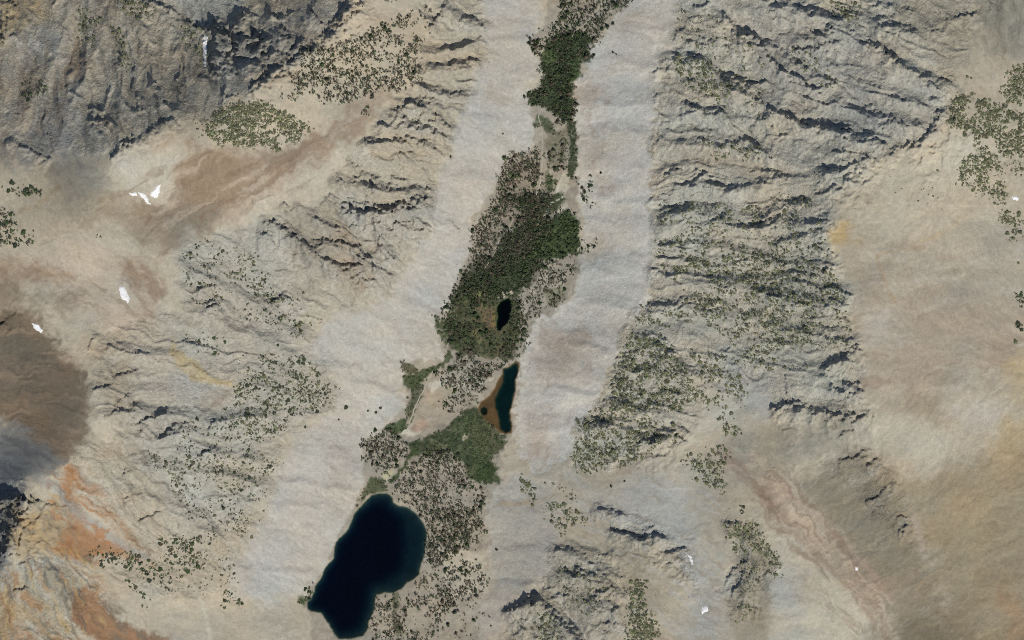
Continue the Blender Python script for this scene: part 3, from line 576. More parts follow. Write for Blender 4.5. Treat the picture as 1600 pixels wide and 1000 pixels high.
 ((92,112,58),6,5,2,.6,[(845,85),(868,62),(872,90),(850,108)]),
 ((84,94,66),3,3,2,.95,[(832,195),(838,180),(848,185),(862,190),(868,200),(866,212),(850,206),(846,198)]),
 ((66,76,52),3,2,2,.95,[(884,178),(898,184),(902,200),(904,262),(894,280),(886,278),(892,240),(888,210)]),
 ((128,122,98),5,4,2,.85,[(862,205),(886,200),(888,250),(880,268),(855,268),(852,230)]),
 ((82,92,62),3,3,2,.95,[(852,268),(866,272),(872,282),(868,298),(855,300),(850,285)]),
 ((196,188,168),2,2,1.5,1,[(880,270),(888,268),(892,275),(884,300),(870,302),(868,294)]),
 ((196,188,168),2,2,1.5,1,[(885,315),(890,318),(880,335),(862,345),(860,340),(872,328)]),
 ((70,82,50),3,3,2.5,.95,[(866,300),(884,305),(866,330),(846,350),(846,335)]),
 ((66,86,48),3,3,2,.95,[(884,326),(892,330),(902,352),(905,380),(906,396),(890,398),(872,404),(850,410),(838,400),(840,380),(850,352),(868,340)]),
 ((100,112,62),4,4,2,.7,[(842,350),(862,345),(855,390),(840,405),(825,400)]),
 ((66,64,50),8,6,3,.9,[(815,300),(862,300),(862,335),(842,380),(842,420),(815,455),(790,465),(720,465),(715,440),(738,408),(780,385),(810,340)]),
 ((146,133,115),8,6,3,.7,[(735,420),(735,380),(770,320),(790,255),(842,240),(842,300),(815,330),(780,385)]),
 ((60,70,44),7,6,3,.85,[(700,470),(740,430),(780,410),(830,400),(820,440),(800,465),(770,470),(745,480),(705,500)]),
 ((74,78,50),6,5,3,.9,[(705,470),(745,455),(775,468),(805,462),(816,490),(812,530),(806,568),(775,560),(722,556),(702,545),(695,500)]),
 ((132,124,70),4,4,2,.8,[(742,456),(758,458),(756,470),(744,468)]),
 ((118,94,74),5,4,2,.9,[(748,470),(765,470),(775,490),(773,518),(760,510),(750,490)]),
 ((134,118,60),2,2,1.5,.7,[(769,480),(774,482),(774,510),(770,508)]),
 ((196,182,160),2,2,2,.9,[(776,462),(790,455),(800,450),(798,458),(786,466)]),
 ((72,84,52),3,3,2,.95,[(674,489),(690,500),(712,502),(706,520),(697,540),(704,556),(700,565),(682,578),(664,594),(646,612),(630,598),(628,586),(646,584),(690,566),(698,552),(694,535),(682,515)]),
 ((90,88,64),3,3,2,.95,[(624,560),(645,568),(656,582),(640,586),(628,578)]),
 ((88,94,72),3,3,2,.9,[(648,606),(668,590),(660,612),(650,640),(640,660),(634,650),(630,642),(642,622)]),
 ((74,88,54),3,3,2,.95,[(600,669),(618,660),(632,650),(638,662),(622,682),(612,680)]),
 ((66,78,50),5,5,3,.95,[(638,694),(670,684),(690,672),(730,640),(758,640),(765,660),(790,680),(786,702),(764,722),(776,734),(776,752),(758,758),(735,750),(728,730),(700,704),(665,712),(645,715)]),
 ((90,92,66),6,5,3,.9,[(732,672),(762,662),(788,684),(778,706),(745,708)]),
 ((56,78,38),4,4,2,.8,[(740,732),(760,722),(776,732),(778,748),(766,757),(742,756)]),
 ((172,160,137),4,3,2,.95,[(664,616),(682,602),(720,600),(716,610),(694,630),(684,640),(668,634)]),
 ((192,188,176),3,3,2,.9,[(670,600),(690,588),(705,596),(690,606),(675,616)]),
 ((166,146,128),3,3,2,.5,[(662,612),(670,606),(672,628),(664,632)]),
 ((196,190,172),2.5,2,1.5,1,[(625,680),(640,662),(655,656),(664,664),(662,674),(650,680)]),
 ((176,152,132),3,1.5,1,1,[(640,668),(648,658),(658,655),(665,662),(664,672),(652,677),(644,674)]),
 ((200,188,160),2,2,1.5,.9,[(720,682),(730,678),(732,688),(722,690)]),
 ((196,186,140),3,3,2,.8,[(598,740),(616,728),(622,722),(615,742),(602,752)]),
 ((84,94,62),3,3,2,.95,[(566,770),(580,745),(600,748),(606,765),(592,768),(578,772),(566,785)]),
 ((66,80,44),2,2,1.5,.95,[(650,698),(655,702),(640,718),(636,732),(618,748),(610,755),(612,745),(630,728),(634,712)]),
 ((128,126,100),5,5,2,.8,[(850,455),(880,450),(882,465),(868,482),(855,470)]),
 ((92,98,70),4,4,2,.9,[(464,930),(476,926),(482,942),(474,948),(464,942)]),
 ((96,98,72),3,3,2,.8,[(612,925),(622,928),(622,960),(636,990),(622,1000),(614,965)]),
]
for col, fe, jag, fine, op, pts in AREA:
    w, m = poly_mask(pts, fe, jag, fine)
    paint(w, m, col, op)
# (colour, width, softness, wander, opacity, line)
STROKE = [
 ((150,126,106),16,9,10,.7,[(1140,705),(1185,762),(1215,800),(1250,820),(1290,850),(1345,905),(1370,945),(1388,1010),(1395,1060)]),
 ((150,126,106),9,7,9,.65,[(1215,822),(1260,850),(1300,885),(1335,915),(1352,950),(1368,1010)]),
 ((192,174,150),10,6,9,.65,[(1175,700),(1225,790),(1270,830),(1310,868),(1350,905),(1372,940),(1398,1010)]),
 ((176,150,132),8,6,4,.6,[(1225,765),(1290,820),(1340,870),(1375,910),(1398,940)]),
 ((184,170,156),7,5,3,.6,[(1428,808),(1440,850),(1446,880)]),
 ((156,156,150),13,6,4,.8,[(58,745),(85,758),(110,795),(145,818),(205,858),(230,872)]),
 ((176,168,152),10,4,4,.9,[(-10,905),(15,930),(30,960),(55,985),(75,1010)]),
 ((160,160,152),9,5,4,.7,[(0,898),(30,888),(80,876),(120,878)]),
 ((184,152,90),4,2,3,.8,[(70,905),(80,930),(95,960),(105,985)]),
 ((186,150,86),7,4,4,.6,[(85,858),(120,862),(135,880)]),
 ((186,182,172),14,7,4,.8,[(1115,8),(1165,38),(1200,60),(1240,88),(1300,118),(1345,150),(1380,185)]),
 ((178,178,172),18,9,5,.7,[(1320,90),(1320,130),(1345,160),(1375,185)]),
 ((176,172,158),14,8,4,.7,[(1348,20),(1360,55),(1410,90),(1460,115),(1500,135)]),
 ((182,178,168),8,5,4,.7,[(1030,78),(1080,82),(1120,105),(1145,125)]),
 ((184,180,166),9,5,4,.7,[(1045,190),(1100,198),(1160,212),(1200,226)]),
 ((186,180,164),9,5,4,.7,[(1030,322),(1090,316),(1150,314),(1200,312)]),
 ((182,178,164),7,4,4,.6,[(1075,375),(1140,378),(1200,395)]),
 ((184,182,172),7,4,3,.8,[(1030,530),(1060,548),(1085,572),(1135,605),(1165,630)]),
 ((184,182,170),6,4,3,.7,[(1060,545),(1120,555),(1200,570)]),
 ((186,180,164),5,3,3,.7,[(930,632),(985,634),(1040,640),(1075,655)]),
 ((188,184,174),8,4,4,.7,[(870,925),(880,948),(895,970),(925,1005)]),
 ((184,176,158),6,4,3,.5,[(250,600),(200,610),(150,612)]),
 ((190,160,126),5,3,3,.5,[(100,735),(130,750),(160,780),(205,830)]),
 ((186,178,162),9,6,4,.6,[(165,660),(215,690),(260,730),(280,770)]),
 ((186,180,166),7,4,4,.6,[(295,760),(330,800),(360,850),(385,880)]),
 ((192,186,170),6,3,3,.7,[(300,920),(318,945),(325,975),(332,1010)]),
 ((176,148,112),6,4,3,.6,[(1395,470),(1370,400),(1380,395),(1440,385)]),
 ((178,152,98),7,5,3,.4,[(1305,378),(1340,380)]),
 ((176,154,134),12,8,6,.5,[(1350,600),(1420,580),(1500,560)]),
 ((148,132,112),8,6,5,.5,[(430,250),(405,285),(385,300)]),
 ((150,120,90),5,4,3,.5,[(60,420),(85,430),(105,428)]),
 ((166,140,100),6,4,3,.4,[(95,290),(60,320),(30,330)]),
 ((196,176,132),4,3,2,.5,[(1425,380),(1455,372),(1500,347)]),
 ((196,188,168),2.6,1.0,2,.9,[(884,302),(872,312),(862,318),(856,332),(846,345),(838,352)]),((194,186,168),2.4,1.0,2,.85,[(872,262),(860,268),(862,276),(872,280)]),((200,192,172),2.2,1.0,2,.8,[(705,600),(725,598),(742,606),(752,600),(770,590)]),
 ((180,150,104),6,4,3,.5,[(780,788),(812,790),(830,785)]),
 ((168,150,128),4,3,3,.5,[(880,740),(870,770),(840,790)]),
]
for col, wd, soft, jag, op, pts in STROKE:
    w, m = line_mask(pts, wd, soft, jag, 1.5)
    paint(w, m, col, op)

# streaks of other grit and soil washed along the slopes: (outline, direction, colour, opacity, length, width, threshold)
WASH = [
 ([(-40,-40),(170,-40),(150,120),(100,235),(-40,240)],100,(150,132,112),.75,60,9,.05),([(-40,-40),(170,-40),(150,120),(100,235),(-40,240)],104,(138,138,134),.5,70,11,.1),
 ([(130,-40),(330,-40),(330,150),(250,205),(120,240)],82,(178,172,158),.6,60,7,.1),([(130,-40),(330,-40),(330,150),(250,205),(120,240)],86,(122,116,104),.7,50,8,.1),([(0,150),(180,160),(180,240),(90,300),(0,250)],60,(122,124,126),.45,60,12,.1),
 ([(330,40),(540,-10),(540,20),(470,85),(400,132),(335,150)],70,(120,118,110),.6,40,7,.1),
 ([(-40,490),(60,505),(130,575),(152,640),(100,715),(0,655)],3,(148,126,104),.55,70,6,.05),([(-40,490),(60,505),(130,575),(152,640),(100,715),(0,655)],5,(92,84,72),.6,60,5,.1),([(-40,650),(40,675),(95,718),(40,742),(-40,780)],35,(96,100,104),.6,40,6,.1),
 ([(80,730),(130,725),(240,880),(150,880),(70,860)],38,(176,112,58),.7,50,6,.0),([(80,730),(130,725),(240,880),(150,880),(70,860)],40,(120,92,72),.6,40,5,.2),([(0,770),(110,760),(130,870),(60,960),(-20,900)],70,(132,124,108),.7,30,8,.05),([(0,770),(110,760),(130,870),(60,960),(-20,900)],60,(184,154,104),.6,30,6,.2),
 ([(0,890),(150,880),(180,960),(260,1010),(-30,1030)],55,(170,120,72),.7,40,6,.12),([(0,890),(150,880),(180,960),(260,1010),(-30,1030)],62,(120,114,102),.7,36,8,.05),([(0,890),(150,880),(180,960),(120,1010),(-30,1030)],58,(192,160,98),.6,36,4,.25),([(110,920),(150,915),(270,1000),(240,1020),(110,970)],40,(120,94,76),.6,50,6,.1),
 ([(120,690),(220,690),(300,780),(250,860),(200,850),(120,760)],48,(186,172,148),.6,70,6,.05),([(120,690),(220,690),(300,780),(250,860),(200,850),(120,760)],50,(150,134,112),.6,60,6,.1),
 ([(180,300),(290,230),(420,240),(580,150),(620,150),(540,260),(350,350),(250,400)],150,(134,112,90),.6,60,10,.1),([(180,300),(290,230),(420,240),(580,150),(620,150),(540,260),(350,350),(250,400)],145,(184,168,148),.55,70,9,.15),
 ([(40,380),(200,370),(270,450),(250,520),(120,520),(30,450)],40,(192,178,160),.5,50,12,.1),([(0,400),(200,400),(260,500),(120,520),(0,500)],30,(140,118,98),.5,50,10,.15),
 ([(560,-20),(640,-20),(480,110),(330,200),(190,245),(300,190)],145,(168,146,122),.5,50,9,.15),
 ([(1300,280),(1460,220),(1560,240),(1600,420),(1330,420)],165,(196,188,168),.32,60,10,.1),([(1330,380),(1600,380),(1640,680),(1340,640)],170,(160,140,122),.32,70,12,.1),([(1330,380),(1600,380),(1640,680),(1340,640)],175,(198,188,174),.32,70,10,.2),
 ([(1380,740),(1620,680),(1640,1040),(1460,1040)],140,(140,122,92),.32,60,9,.1),([(1380,740),(1620,680),(1640,1040),(1460,1040)],135,(182,162,128),.32,60,8,.2),
 ([(1230,760),(1370,700),(1450,850),(1470,1010),(1400,1010)],150,(124,118,106),.55,60,6,.1),([(1230,760),(1370,700),(1450,850),(1470,1010),(1400,1010)],152,(166,150,130),.5,60,6,.2),
 ([(1130,690),(1240,740),(1400,930),(1400,1020),(1340,1010),(1200,820)],48,(140,114,96),.6,60,7,.1),([(1130,690),(1240,740),(1400,930),(1400,1020),(1340,1010),(1200,820)],46,(198,182,162),.5,60,6,.2),
 ([(850,740),(1130,700),(1130,1010),(960,1010)],35,(184,182,176),.5,60,9,.1),([(850,740),(1130,700),(1130,1010),(960,1010)],32,(160,144,122),.5,60,10,.15),
 ([(900,90),(960,60),(950,300),(905,320),(900,200)],80,(176,156,138),.5,30,9,.1),([(810,540),(900,490),(930,540),(860,720),(810,720)],110,(176,158,142),.55,40,10,.05),
 ([(1535,-30),(1640,-30),(1640,60),(1560,95),(1530,60)],96,(122,118,106),.6,50,5,.05),([(1535,-30),(1640,-30),(1640,60),(1560,95),(1530,60)],92,(168,162,146),.5,50,5,.2),
 ([(638,694),(690,672),(730,640),(758,640),(790,680),(764,722),(776,752),(735,750),(700,704),(660,712)],20,(112,114,80),.7,10,8,.1),([(638,694),(690,672),(730,640),(758,640),(790,680),(764,722),(776,752),(735,750),(700,704),(660,712)],60,(48,62,38),.7,9,8,.15),([(638,694),(690,672),(730,640),(758,640),(790,680),(764,722),(776,752),(735,750),(700,704),(660,712)],0,(170,158,138),.8,7,6,.55),([(705,470),(745,450),(805,462),(812,530),(800,565),(722,556),(695,500)],20,(112,108,70),.65,10,8,.15),([(705,470),(745,450),(805,462),(812,530),(800,565),(722,556),(695,500)],70,(54,66,42),.7,9,8,.2),
 ([(855,190),(900,180),(903,280),(850,300)],80,(176,164,146),.7,14,8,.2),([(850,200),(886,200),(886,268),(850,268)],70,(92,92,70),.6,10,7,.2),
 (SCREE_W,20,(194,189,178),.28,70,7,.1),(SCREE_W,24,(164,156,146),.28,60,7,.2),(SCREE_E,172,(204,199,188),.28,70,7,.1),(SCREE_E,168,(176,168,158),.28,60,6,.2),(SCREE_S,160,(168,162,156),.5,50,6,.15),
]
for k, (pts, ang, col, op, ln, wd, th) in enumerate(WASH):
    w, m = poly_mask(pts, 10, 6, 2)
    a = math.radians(ang)
    x = U[w] + 8 * W1[w] + 10 * L1[w]; y = V[w] + 8 * W2[w] + 10 * L2[w]
    n = fbm((x * math.cos(a) + y * math.sin(a)) / ln, (-x * math.sin(a) + y * math.cos(a)) / wd, 4, 0.58, 120 + k)
    paint(w, m * sstep(th, th + 0.55, n), col, op)

# lake beds
def bed(ws, col, edge_col, edge):
    w, sd = ws
    m = sstep(1.5, -1.5, sd)
    paint(w, m, col)
    paint(w, sstep(edge, 0.3, np.abs(sd)), edge_col, 0.8)
bed(WB, (104, 108, 70), (150, 142, 118), 1.8)
bed(WA, (110, 78, 44), (120, 92, 52), 2.0)
w, m = poly_mask(AMBER_DEEP, 3)
paint(w, m, (96, 104, 92), .9)
bed(WP, (90, 84, 50), (92, 92, 56), 2.0)

# mineral mottling: broad patches, streaks down the fall line, speckle of stones
gz_v, gz_u = np.gradient(Z, AV * S, AU * S)
slope = np.hypot(gz_u, gz_v)
land = (1 - VAL * 0.6)
mot = 0.075 * fbm(U / 42, V / 30, 4, 0.55, 70) * land + 0.06 * fbm(U / 6.5, V / 5.0, 3, 0.6, 71) + 0.04 * fbm(U / 2.4, V / 2.4, 2, 0.6, 72)
rock_spk = (0.16 * RCK + 0.05 * SCR) * fbm(U / 3.4, V / 2.9, 3, 0.65, 73)
hue = 0.045 * fbm(U / 60, V / 46, 3, 0.5, 74)
lith = sstep(0.75, 1.6, slope) * RCK * 0.22              # steep faces are bare grey rock, ledges hold tan grit
VGM = VAL * (0.16 * fbm(U / 8, V / 8, 3, 0.6, 75) + 0.10 * fbm(U / 20, V / 20, 2, 0.5, 76))
streak = (1 + 0.1 * SCR) * (0.05 * EPART[2] + 0.06 * EPART[3] + 0.04 * EPART[4] + 0.02 * EPART[5]) * (1 - 0.5 * RCK) * (1 - VAL)
gain = np.clip(1 + mot + VGM + rock_spk - streak, 0.55, 1.5)
chute = sstep(0.05, -0.6, ERO) * RCK * 0.42              # gully beds carry pale fresh grit
C = C * (1 - chute[..., None]) + (C * 0.4 + 0.6 * alb((196, 192, 180)).astype(np.float32)) * chute[..., None]
grey = C.mean(-1, keepdims=True) * np.array([0.98, 1.0, 1.0], dtype=np.float32) * 0.86
C = C * (1 - lith[..., None]) + grey * lith[..., None]
C[..., 0] *= gain * (1 + hue); C[..., 1] *= gain; C[..., 2] *= gain * (1 - hue)
C = np.clip(C, 0.01, 0.62)

# ------------------------------------------------------------------ mesh helpers
def make_mesh(name, co, quads=None, tris=None, color=None, attrs=None, smooth=True):
    me = bpy.data.meshes.new(name)
    co = np.ascontiguousarray(co, dtype=np.float32)
    loops = []; starts = []; tot = 0
    for f, k in ((quads, 4), (tris, 3)):
        if f is None or len(f) == 0: continue
        f = np.ascontiguousarray(f, dtype=np.int32)
        loops.append(f.ravel()); starts.append(tot + np.arange(len(f), dtype=np.int32) * k); tot += f.size
    loops = np.concatenate(loops); starts = np.concatenate(starts)
    me.vertices.add(len(co)); me.vertices.foreach_set('co', co.ravel())
    me.loops.add(len(loops)); me.loops.foreach_set('vertex_index', loops)
    me.polygons.add(len(starts)); me.polygons.foreach_set('loop_start', starts)
    me.polygons.foreach_set('use_smooth', np.full(len(starts), smooth, dtype=bool))
    if color is not None:
        a = me.attributes.new('tint', 'FLOAT_COLOR', 'POINT')
        c4 = np.ones((len(co), 4), dtype=np.float32); c4[:, :3] = color
        a.data.foreach_set('color', c4.ravel())
    for k, val in (attrs or {}).items():
        a = me.attributes.new(k, 'FLOAT', 'POINT')
        a.data.foreach_set('value', np.ascontiguousarray(val, dtype=np.float32).ravel())
    me.update(calc_edges=True)
    me.validate()
    return me
def link(name, me, mat=None, parent=None, **props):
    o = bpy.data.objects.new(name, me)
    COL.objects.link(o)
    if mat is not None and me is not None and not me.materials: me.materials.append(mat)
    if parent is not None: o.parent = parent
    for k, v in props.items(): o[k] = v
    return o
class NT:
    def __init__(self, name):
        self.m = bpy.data.materials.new(name); self.m.use_nodes = True
        self.t = self.m.node_tree; self.p = self.t.nodes['Principled BSDF']
    def n(self, kind, **kw):
        x = self.t.nodes.new(kind)
        for k, v in kw.items(): setattr(x, k, v)
        return x
    def l(self, a, b): self.t.links.new(a, b)
def noise_node(T, vec, scale, detail, rough=0.6):
    n = T.n('ShaderNodeTexNoise'); n.inputs['Scale'].default_value = scale
    n.inputs['Detail'].default_value = detail; n.inputs['Roughness'].default_value = rough
    T.l(vec, n.inputs['Vector']); return n.outputs[0]
def remap(T, val, a, b, c, d):
    n = T.n('ShaderNodeMapRange'); T.l(val, n.inputs[0])
    for i, v in enumerate((a, b, c, d)): n.inputs[i + 1].default_value = v
    return n.outputs[0]
def math_node(T, op, a, b):
    n = T.n('ShaderNodeMath', operation=op)
    for i, v in enumerate((a, b)):
        if isinstance(v, (int, float)): n.inputs[i].default_value = v
        else: T.l(v, n.inputs[i])
    return n.outputs[0]
def tinted(T, base_out, fac_out):
    n = T.n('ShaderNodeMix', data_type='RGBA', blend_type='MULTIPLY'); n.inputs[0].default_value = 1.0
    T.l(base_out, n.inputs[6])
    c = T.n('ShaderNodeCombineColor')
    for i in range(3): T.l(fac_out, c.inputs[i])
    T.l(c.outputs[0], n.inputs[7]); return n.outputs[2]

# terrain material: mineral colour carried by the sheet, stone grain and rubble relief from noise
T = NT('mountain_ground')
at = T.n('ShaderNodeAttribute', attribute_name='tint')
rk = T.n('ShaderNodeAttribute', attribute_name='rockiness')
pos = T.n('ShaderNodeNewGeometry').outputs['Position']
g1 = noise_node(T, pos, 0.32, 5, 0.75); g2 = noise_node(T, pos, 0.11, 4, 0.65)
v = math_node(T, 'MULTIPLY', remap(T, g1, 0.25, 0.75, 0.82, 1.18), remap(T, g2, 0.25, 0.75, 0.9, 1.1))
T.l(tinted(T, at.outputs['Color'], v), T.p.inputs['Base Color'])
T.p.inputs['Roughness'].default_value = 0.95
T.p.inputs['Specular IOR Level'].default_value = 0.15
b1 = T.n('ShaderNodeBump'); b1.inputs['Distance'].default_value = 1.0
T.l(math_node(T, 'ADD', math_node(T, 'MULTIPLY', rk.outputs['Fac'], 0.8), 0.10), b1.inputs['Strength'])
hh = math_node(T, 'ADD', math_node(T, 'MULTIPLY', noise_node(T, pos, 0.22, 5, 0.65), 4.0), math_node(T, 'MULTIPLY', g1, 1.2))
T.l(hh, b1.inputs['Height']); T.l(b1.outputs[0], T.p.inputs['Normal'])
MAT_GROUND = T.m

co = np.stack([wx(U), wy(V), Z], -1).reshape(-1, 3)
idx = np.arange(NU * NV, dtype=np.int32).reshape(NV, NU)
quads = np.stack([idx[1:, :-1], idx[1:, 1:], idx[:-1, 1:], idx[:-1, :-1]], -1).reshape(-1, 4)
rockiness = np.clip(0.9 * RCK + 0.25 * SCR + 0.35 * CRG + 0.05 - 0.3 * VAL, 0, 1)
terrain = link('terrain', make_mesh('terrain', co, quads, color=C.reshape(-1, 3), attrs={'rockiness': rockiness}), MAT_GROUND, kind='structure', label='bare mountain terrain of pale scree, tan benches and grey crags')

# ------------------------------------------------------------------ water
def water_material(name, absorb, density):
    T = NT(name); t = T.t
    t.nodes.remove(T.p)
    out = next(n for n in t.nodes if n.type == 'OUTPUT_MATERIAL')
    fr = T.n('ShaderNodeFresnel'); fr.inputs[0].default_value = 1.33
    tr = T.n('ShaderNodeBsdfTransparent'); gl = T.n('ShaderNodeBsdfGlossy'); gl.inputs['Roughness'].default_value = 0.12
    bp = T.n('ShaderNodeBump'); bp.inputs['Strength'].default_value = 0.25; bp.inputs['Distance'].default_value = 0.25
    T.l(noise_node(T, T.n('ShaderNodeNewGeometry').outputs['Position'], 0.16, 4, 0.6), bp.inputs['Height'])
    T.l(bp.outputs[0], gl.inputs['Normal']); T.l(bp.outputs[0], fr.inputs['Normal'])
    mx = T.n('ShaderNodeMixShader'); T.l(fr.outputs[0], mx.inputs[0]); T.l(tr.outputs[0], mx.inputs[1]); T.l(gl.outputs[0], mx.inputs[2])
    T.l(mx.outputs[0], out.inputs['Surface'])
    va = T.n('ShaderNodeVolumeAbsorption'); va.inputs['Color'].default_value = (*absorb, 1); va.inputs['Density'].default_value = density
    T.l(va.outputs[0], out.inputs['Volume'])
    return T.m
def lake(name, pts, level, deep, mat, label):
    p = np.array(pts, dtype=np.float64); st = 2.0
    gx = np.arange(p[:, 0].min() - 6, p[:, 0].max() + 6, st); gy = np.arange(p[:, 1].min() - 6, p[:, 1].max() + 6, st)
    X, Y = np.meshgrid(gx, gy)
    on = sdist((X[:-1, :-1] + st / 2).astype(np.float32), (Y[:-1, :-1] + st / 2).astype(np.float32), pts) < 3.0
    ii = np.arange(X.size).reshape(X.shape); n = X.size
    cell = np.stack([ii[1:, :-1], ii[1:, 1:], ii[:-1, 1:], ii[:-1, :-1]], -1)
    q = [cell[on], (cell[on] + n)[:, ::-1]]
    pad = np.pad(on, 1)
    for (dj, di, e0, e1) in ((1, 0, 0, 1), (0, 1, 1, 2), (-1, 0, 2, 3), (0, -1, 3, 0)):   # walls where the neighbour is dry
        wall = on & ~pad[1 + dj:1 + dj + on.shape[0], 1 + di:1 + di + on.shape[1]]
        a = cell[..., e0][wall]; b = cell[..., e1][wall]
        q.append(np.stack([a, a + n, b + n, b], -1))
    q = np.concatenate(q)
    used, inv = np.unique(q, return_inverse=True)
    co = np.concatenate([np.stack([wx(X), wy(Y), np.full(X.shape, level)], -1).reshape(-1, 3), np.stack([wx(X), wy(Y), np.full(X.shape, level - deep)], -1).reshape(-1, 3)])[used]
    return link(name, make_mesh(name, co, inv.reshape(q.shape), smooth=False), mat, kind='structure', label=label)
lake('lake', BIG_LAKE, LV_BIG, 34, water_material('deep_lake_water', (0.25, 0.50, 0.72), 0.40), 'large deep navy lake at the foot of the valley')
lake('lake', AMBER_LAKE, LV_AMB, 20, water_material('amber_lake_water', (0.40, 0.66, 0.70), 0.40), 'narrow lake with amber shallows under the eastern scree')
lake('pond', POND, LV_POND, 18, water_material('pond_water', (0.35, 0.60, 0.55), 0.55), 'small dark oval pond in the green bog')

# ------------------------------------------------------------------ snow
T = NT('old_snow')
nz = noise_node(T, T.n('ShaderNodeNewGeometry').outputs['Position'], 0.5, 4)
cc = T.n('ShaderNodeCombineColor')
sv = remap(T, nz, 0.3, 0.7, 0.5, 0.8)
for i in range(3): T.l(sv, cc.inputs[i])
T.l(cc.outputs[0], T.p.inputs['Base Color']); T.p.inputs['Roughness'].default_value = 0.7
MAT_SNOW = T.m
SNOW = [
 ([(234,303),(243,294),(250,288),(249,298),(247,307),(241,309)], 'bright triangular snow patch on the grey cirque slope'),
 ([(216,300),(226,303),(232,312),(235,320),(230,318),(222,308)], 'slanting curved snow strip just left of the triangular snow patch'),
 ([(202,301),(214,301),(214,306),(206,305)], 'small flat snow sliver at the far left of the cirque snow'),
 ([(186,448),(194,448),(199,459),(203,470),(200,473),(191,467),(187,457)], 'oval snow patch on pale tan ground beside the brown hook'),
 ([(49,504),(58,507),(67,516),(63,520),(54,513)], 'thin snow remnant on the dark brown western dome'),
 ([(319,55),(324,58),(323,75),(322,105),(319,104),(317,78)], 'narrow vertical snow strip below the dark crag of the north-western face'),
 ([(1075,866),(1079,867),(1083,881),(1080,882)], 'thin snow streak beside the southern crag spur'),
 ([(1096,953),(1099,948),(1106,948),(1107,955),(1101,957),(1097,960)], 'small blocky snow patch on the grey southern basin'),
 ([(1582,306),(1588,308),(1593,311),(1588,314),(1583,311)], 'faint tiny snow patch near the eastern trees'),
 ([(1335,886),(1340,887),(1340,891),(1336,891)], 'speck of snow on the brown sandy channel'),
]
for pts, label in SNOW:
    p = np.array(pts, float)
    st = 0.6
    gx = np.arange(p[:, 0].min() - 3, p[:, 0].max() + 3, st); gy = np.arange(p[:, 1].min() - 3, p[:, 1].max() + 3, st)
    X, Y = np.meshgrid(gx, gy)
    sd = sdist((X + 1.3 * fbm(X / 3.5, Y / 3.5, 3, .6, 5)).astype(np.float32), (Y + 1.3 * fbm(X / 3.5, Y / 3.5, 3, .6, 6)).astype(np.float32), pts)
    zz = height(X, Y) + np.clip(-sd * 0.9 + 0.2, -1.2, 1.6)
    keep = (sd < 1.4)
    ok = keep[:-1, :-1] | keep[1:, :-1] | keep[:-1, 1:] | keep[1:, 1:]
    ii = np.arange(X.size).reshape(X.shape)
    q = np.stack([ii[1:, :-1], ii[1:, 1:], ii[:-1, 1:], ii[:-1, :-1]], -1)[ok]
    used, inv = np.unique(q, return_inverse=True)
    pc = np.stack([wx(X), wy(Y), zz], -1).reshape(-1, 3)[used]
    base = Vector((float(pc[:, 0].mean()), float(pc[:, 1].mean()), float(pc[:, 2].min())))
    o = link('snow_patch', make_mesh('snow_patch', pc - np.array(base), inv.reshape(q.shape)), MAT_SNOW, label=label, category='snow patch', group='late summer snow patches')
    o.location = base

# ------------------------------------------------------------------ trails
T = NT('trail_dust')
nz = noise_node(T, T.n('ShaderNodeNewGeometry').outputs['Position'], 0.4, 4)
cr = T.n('ShaderNodeValToRGB'); cr.color_ramp.elements[0].position = 0.3; cr.color_ramp.elements[1].position = 0.7
cr.color_ramp.elements[0].color = (*alb((168, 156, 136)), 1); cr.color_ramp.elements[1].color = (*alb((190, 180, 160)), 1)
T.l(nz, cr.inputs[0]); T.l(cr.outputs[0], T.p.inputs['Base Color']); T.p.inputs['Roughness'].default_value = 0.95
MAT_TRAIL = T.m
def resample(pts, step):
    p = np.array(pts, float); seg = np.hypot(*np.diff(p, axis=0).T); cum = np.concatenate([[0], np.cumsum(seg)])
    t = np.linspace(0, cum[-1], max(int(cum[-1] / step), 2))
    return np.stack([np.interp(t, cum, p[:, 0]), np.interp(t, cum, p[:, 1])], 1)
TRAILS = [
 (2.6,[(948,-20),(942,0),(934,14),(928,22),(920,32)],'pale dusty trail through the northern forest'),
 (1.4,[(920,32),(912,40),(902,45),(897,50),(894,58)],'thin bend of trail into the northern forest'),
 (1.3,[(841,180),(843,190),(846,202),(848,218),(848,236)],'thin trail along the western scree foot'),
 (2.3,[(848,236),(847,252),(845,270),(844,285),(839,300),(837,308)],'broad pale trail past the brown pine stand'),
 (1.3,[(802,342),(795,356),(786,367),(776,383),(772,396),(764,410),(758,418)],'narrow trail winding through the dark central forest'),
 (2.0,[(676,580),(670,592),(664,606),(656,620),(650,632),(645,646),(639,662)],'straight pale track through the willow strip'),
 (1.3,[(658,638),(656,644),(662,650),(672,654),(684,654)],'small curved track at the meadow edge'),
]
PATHS = []
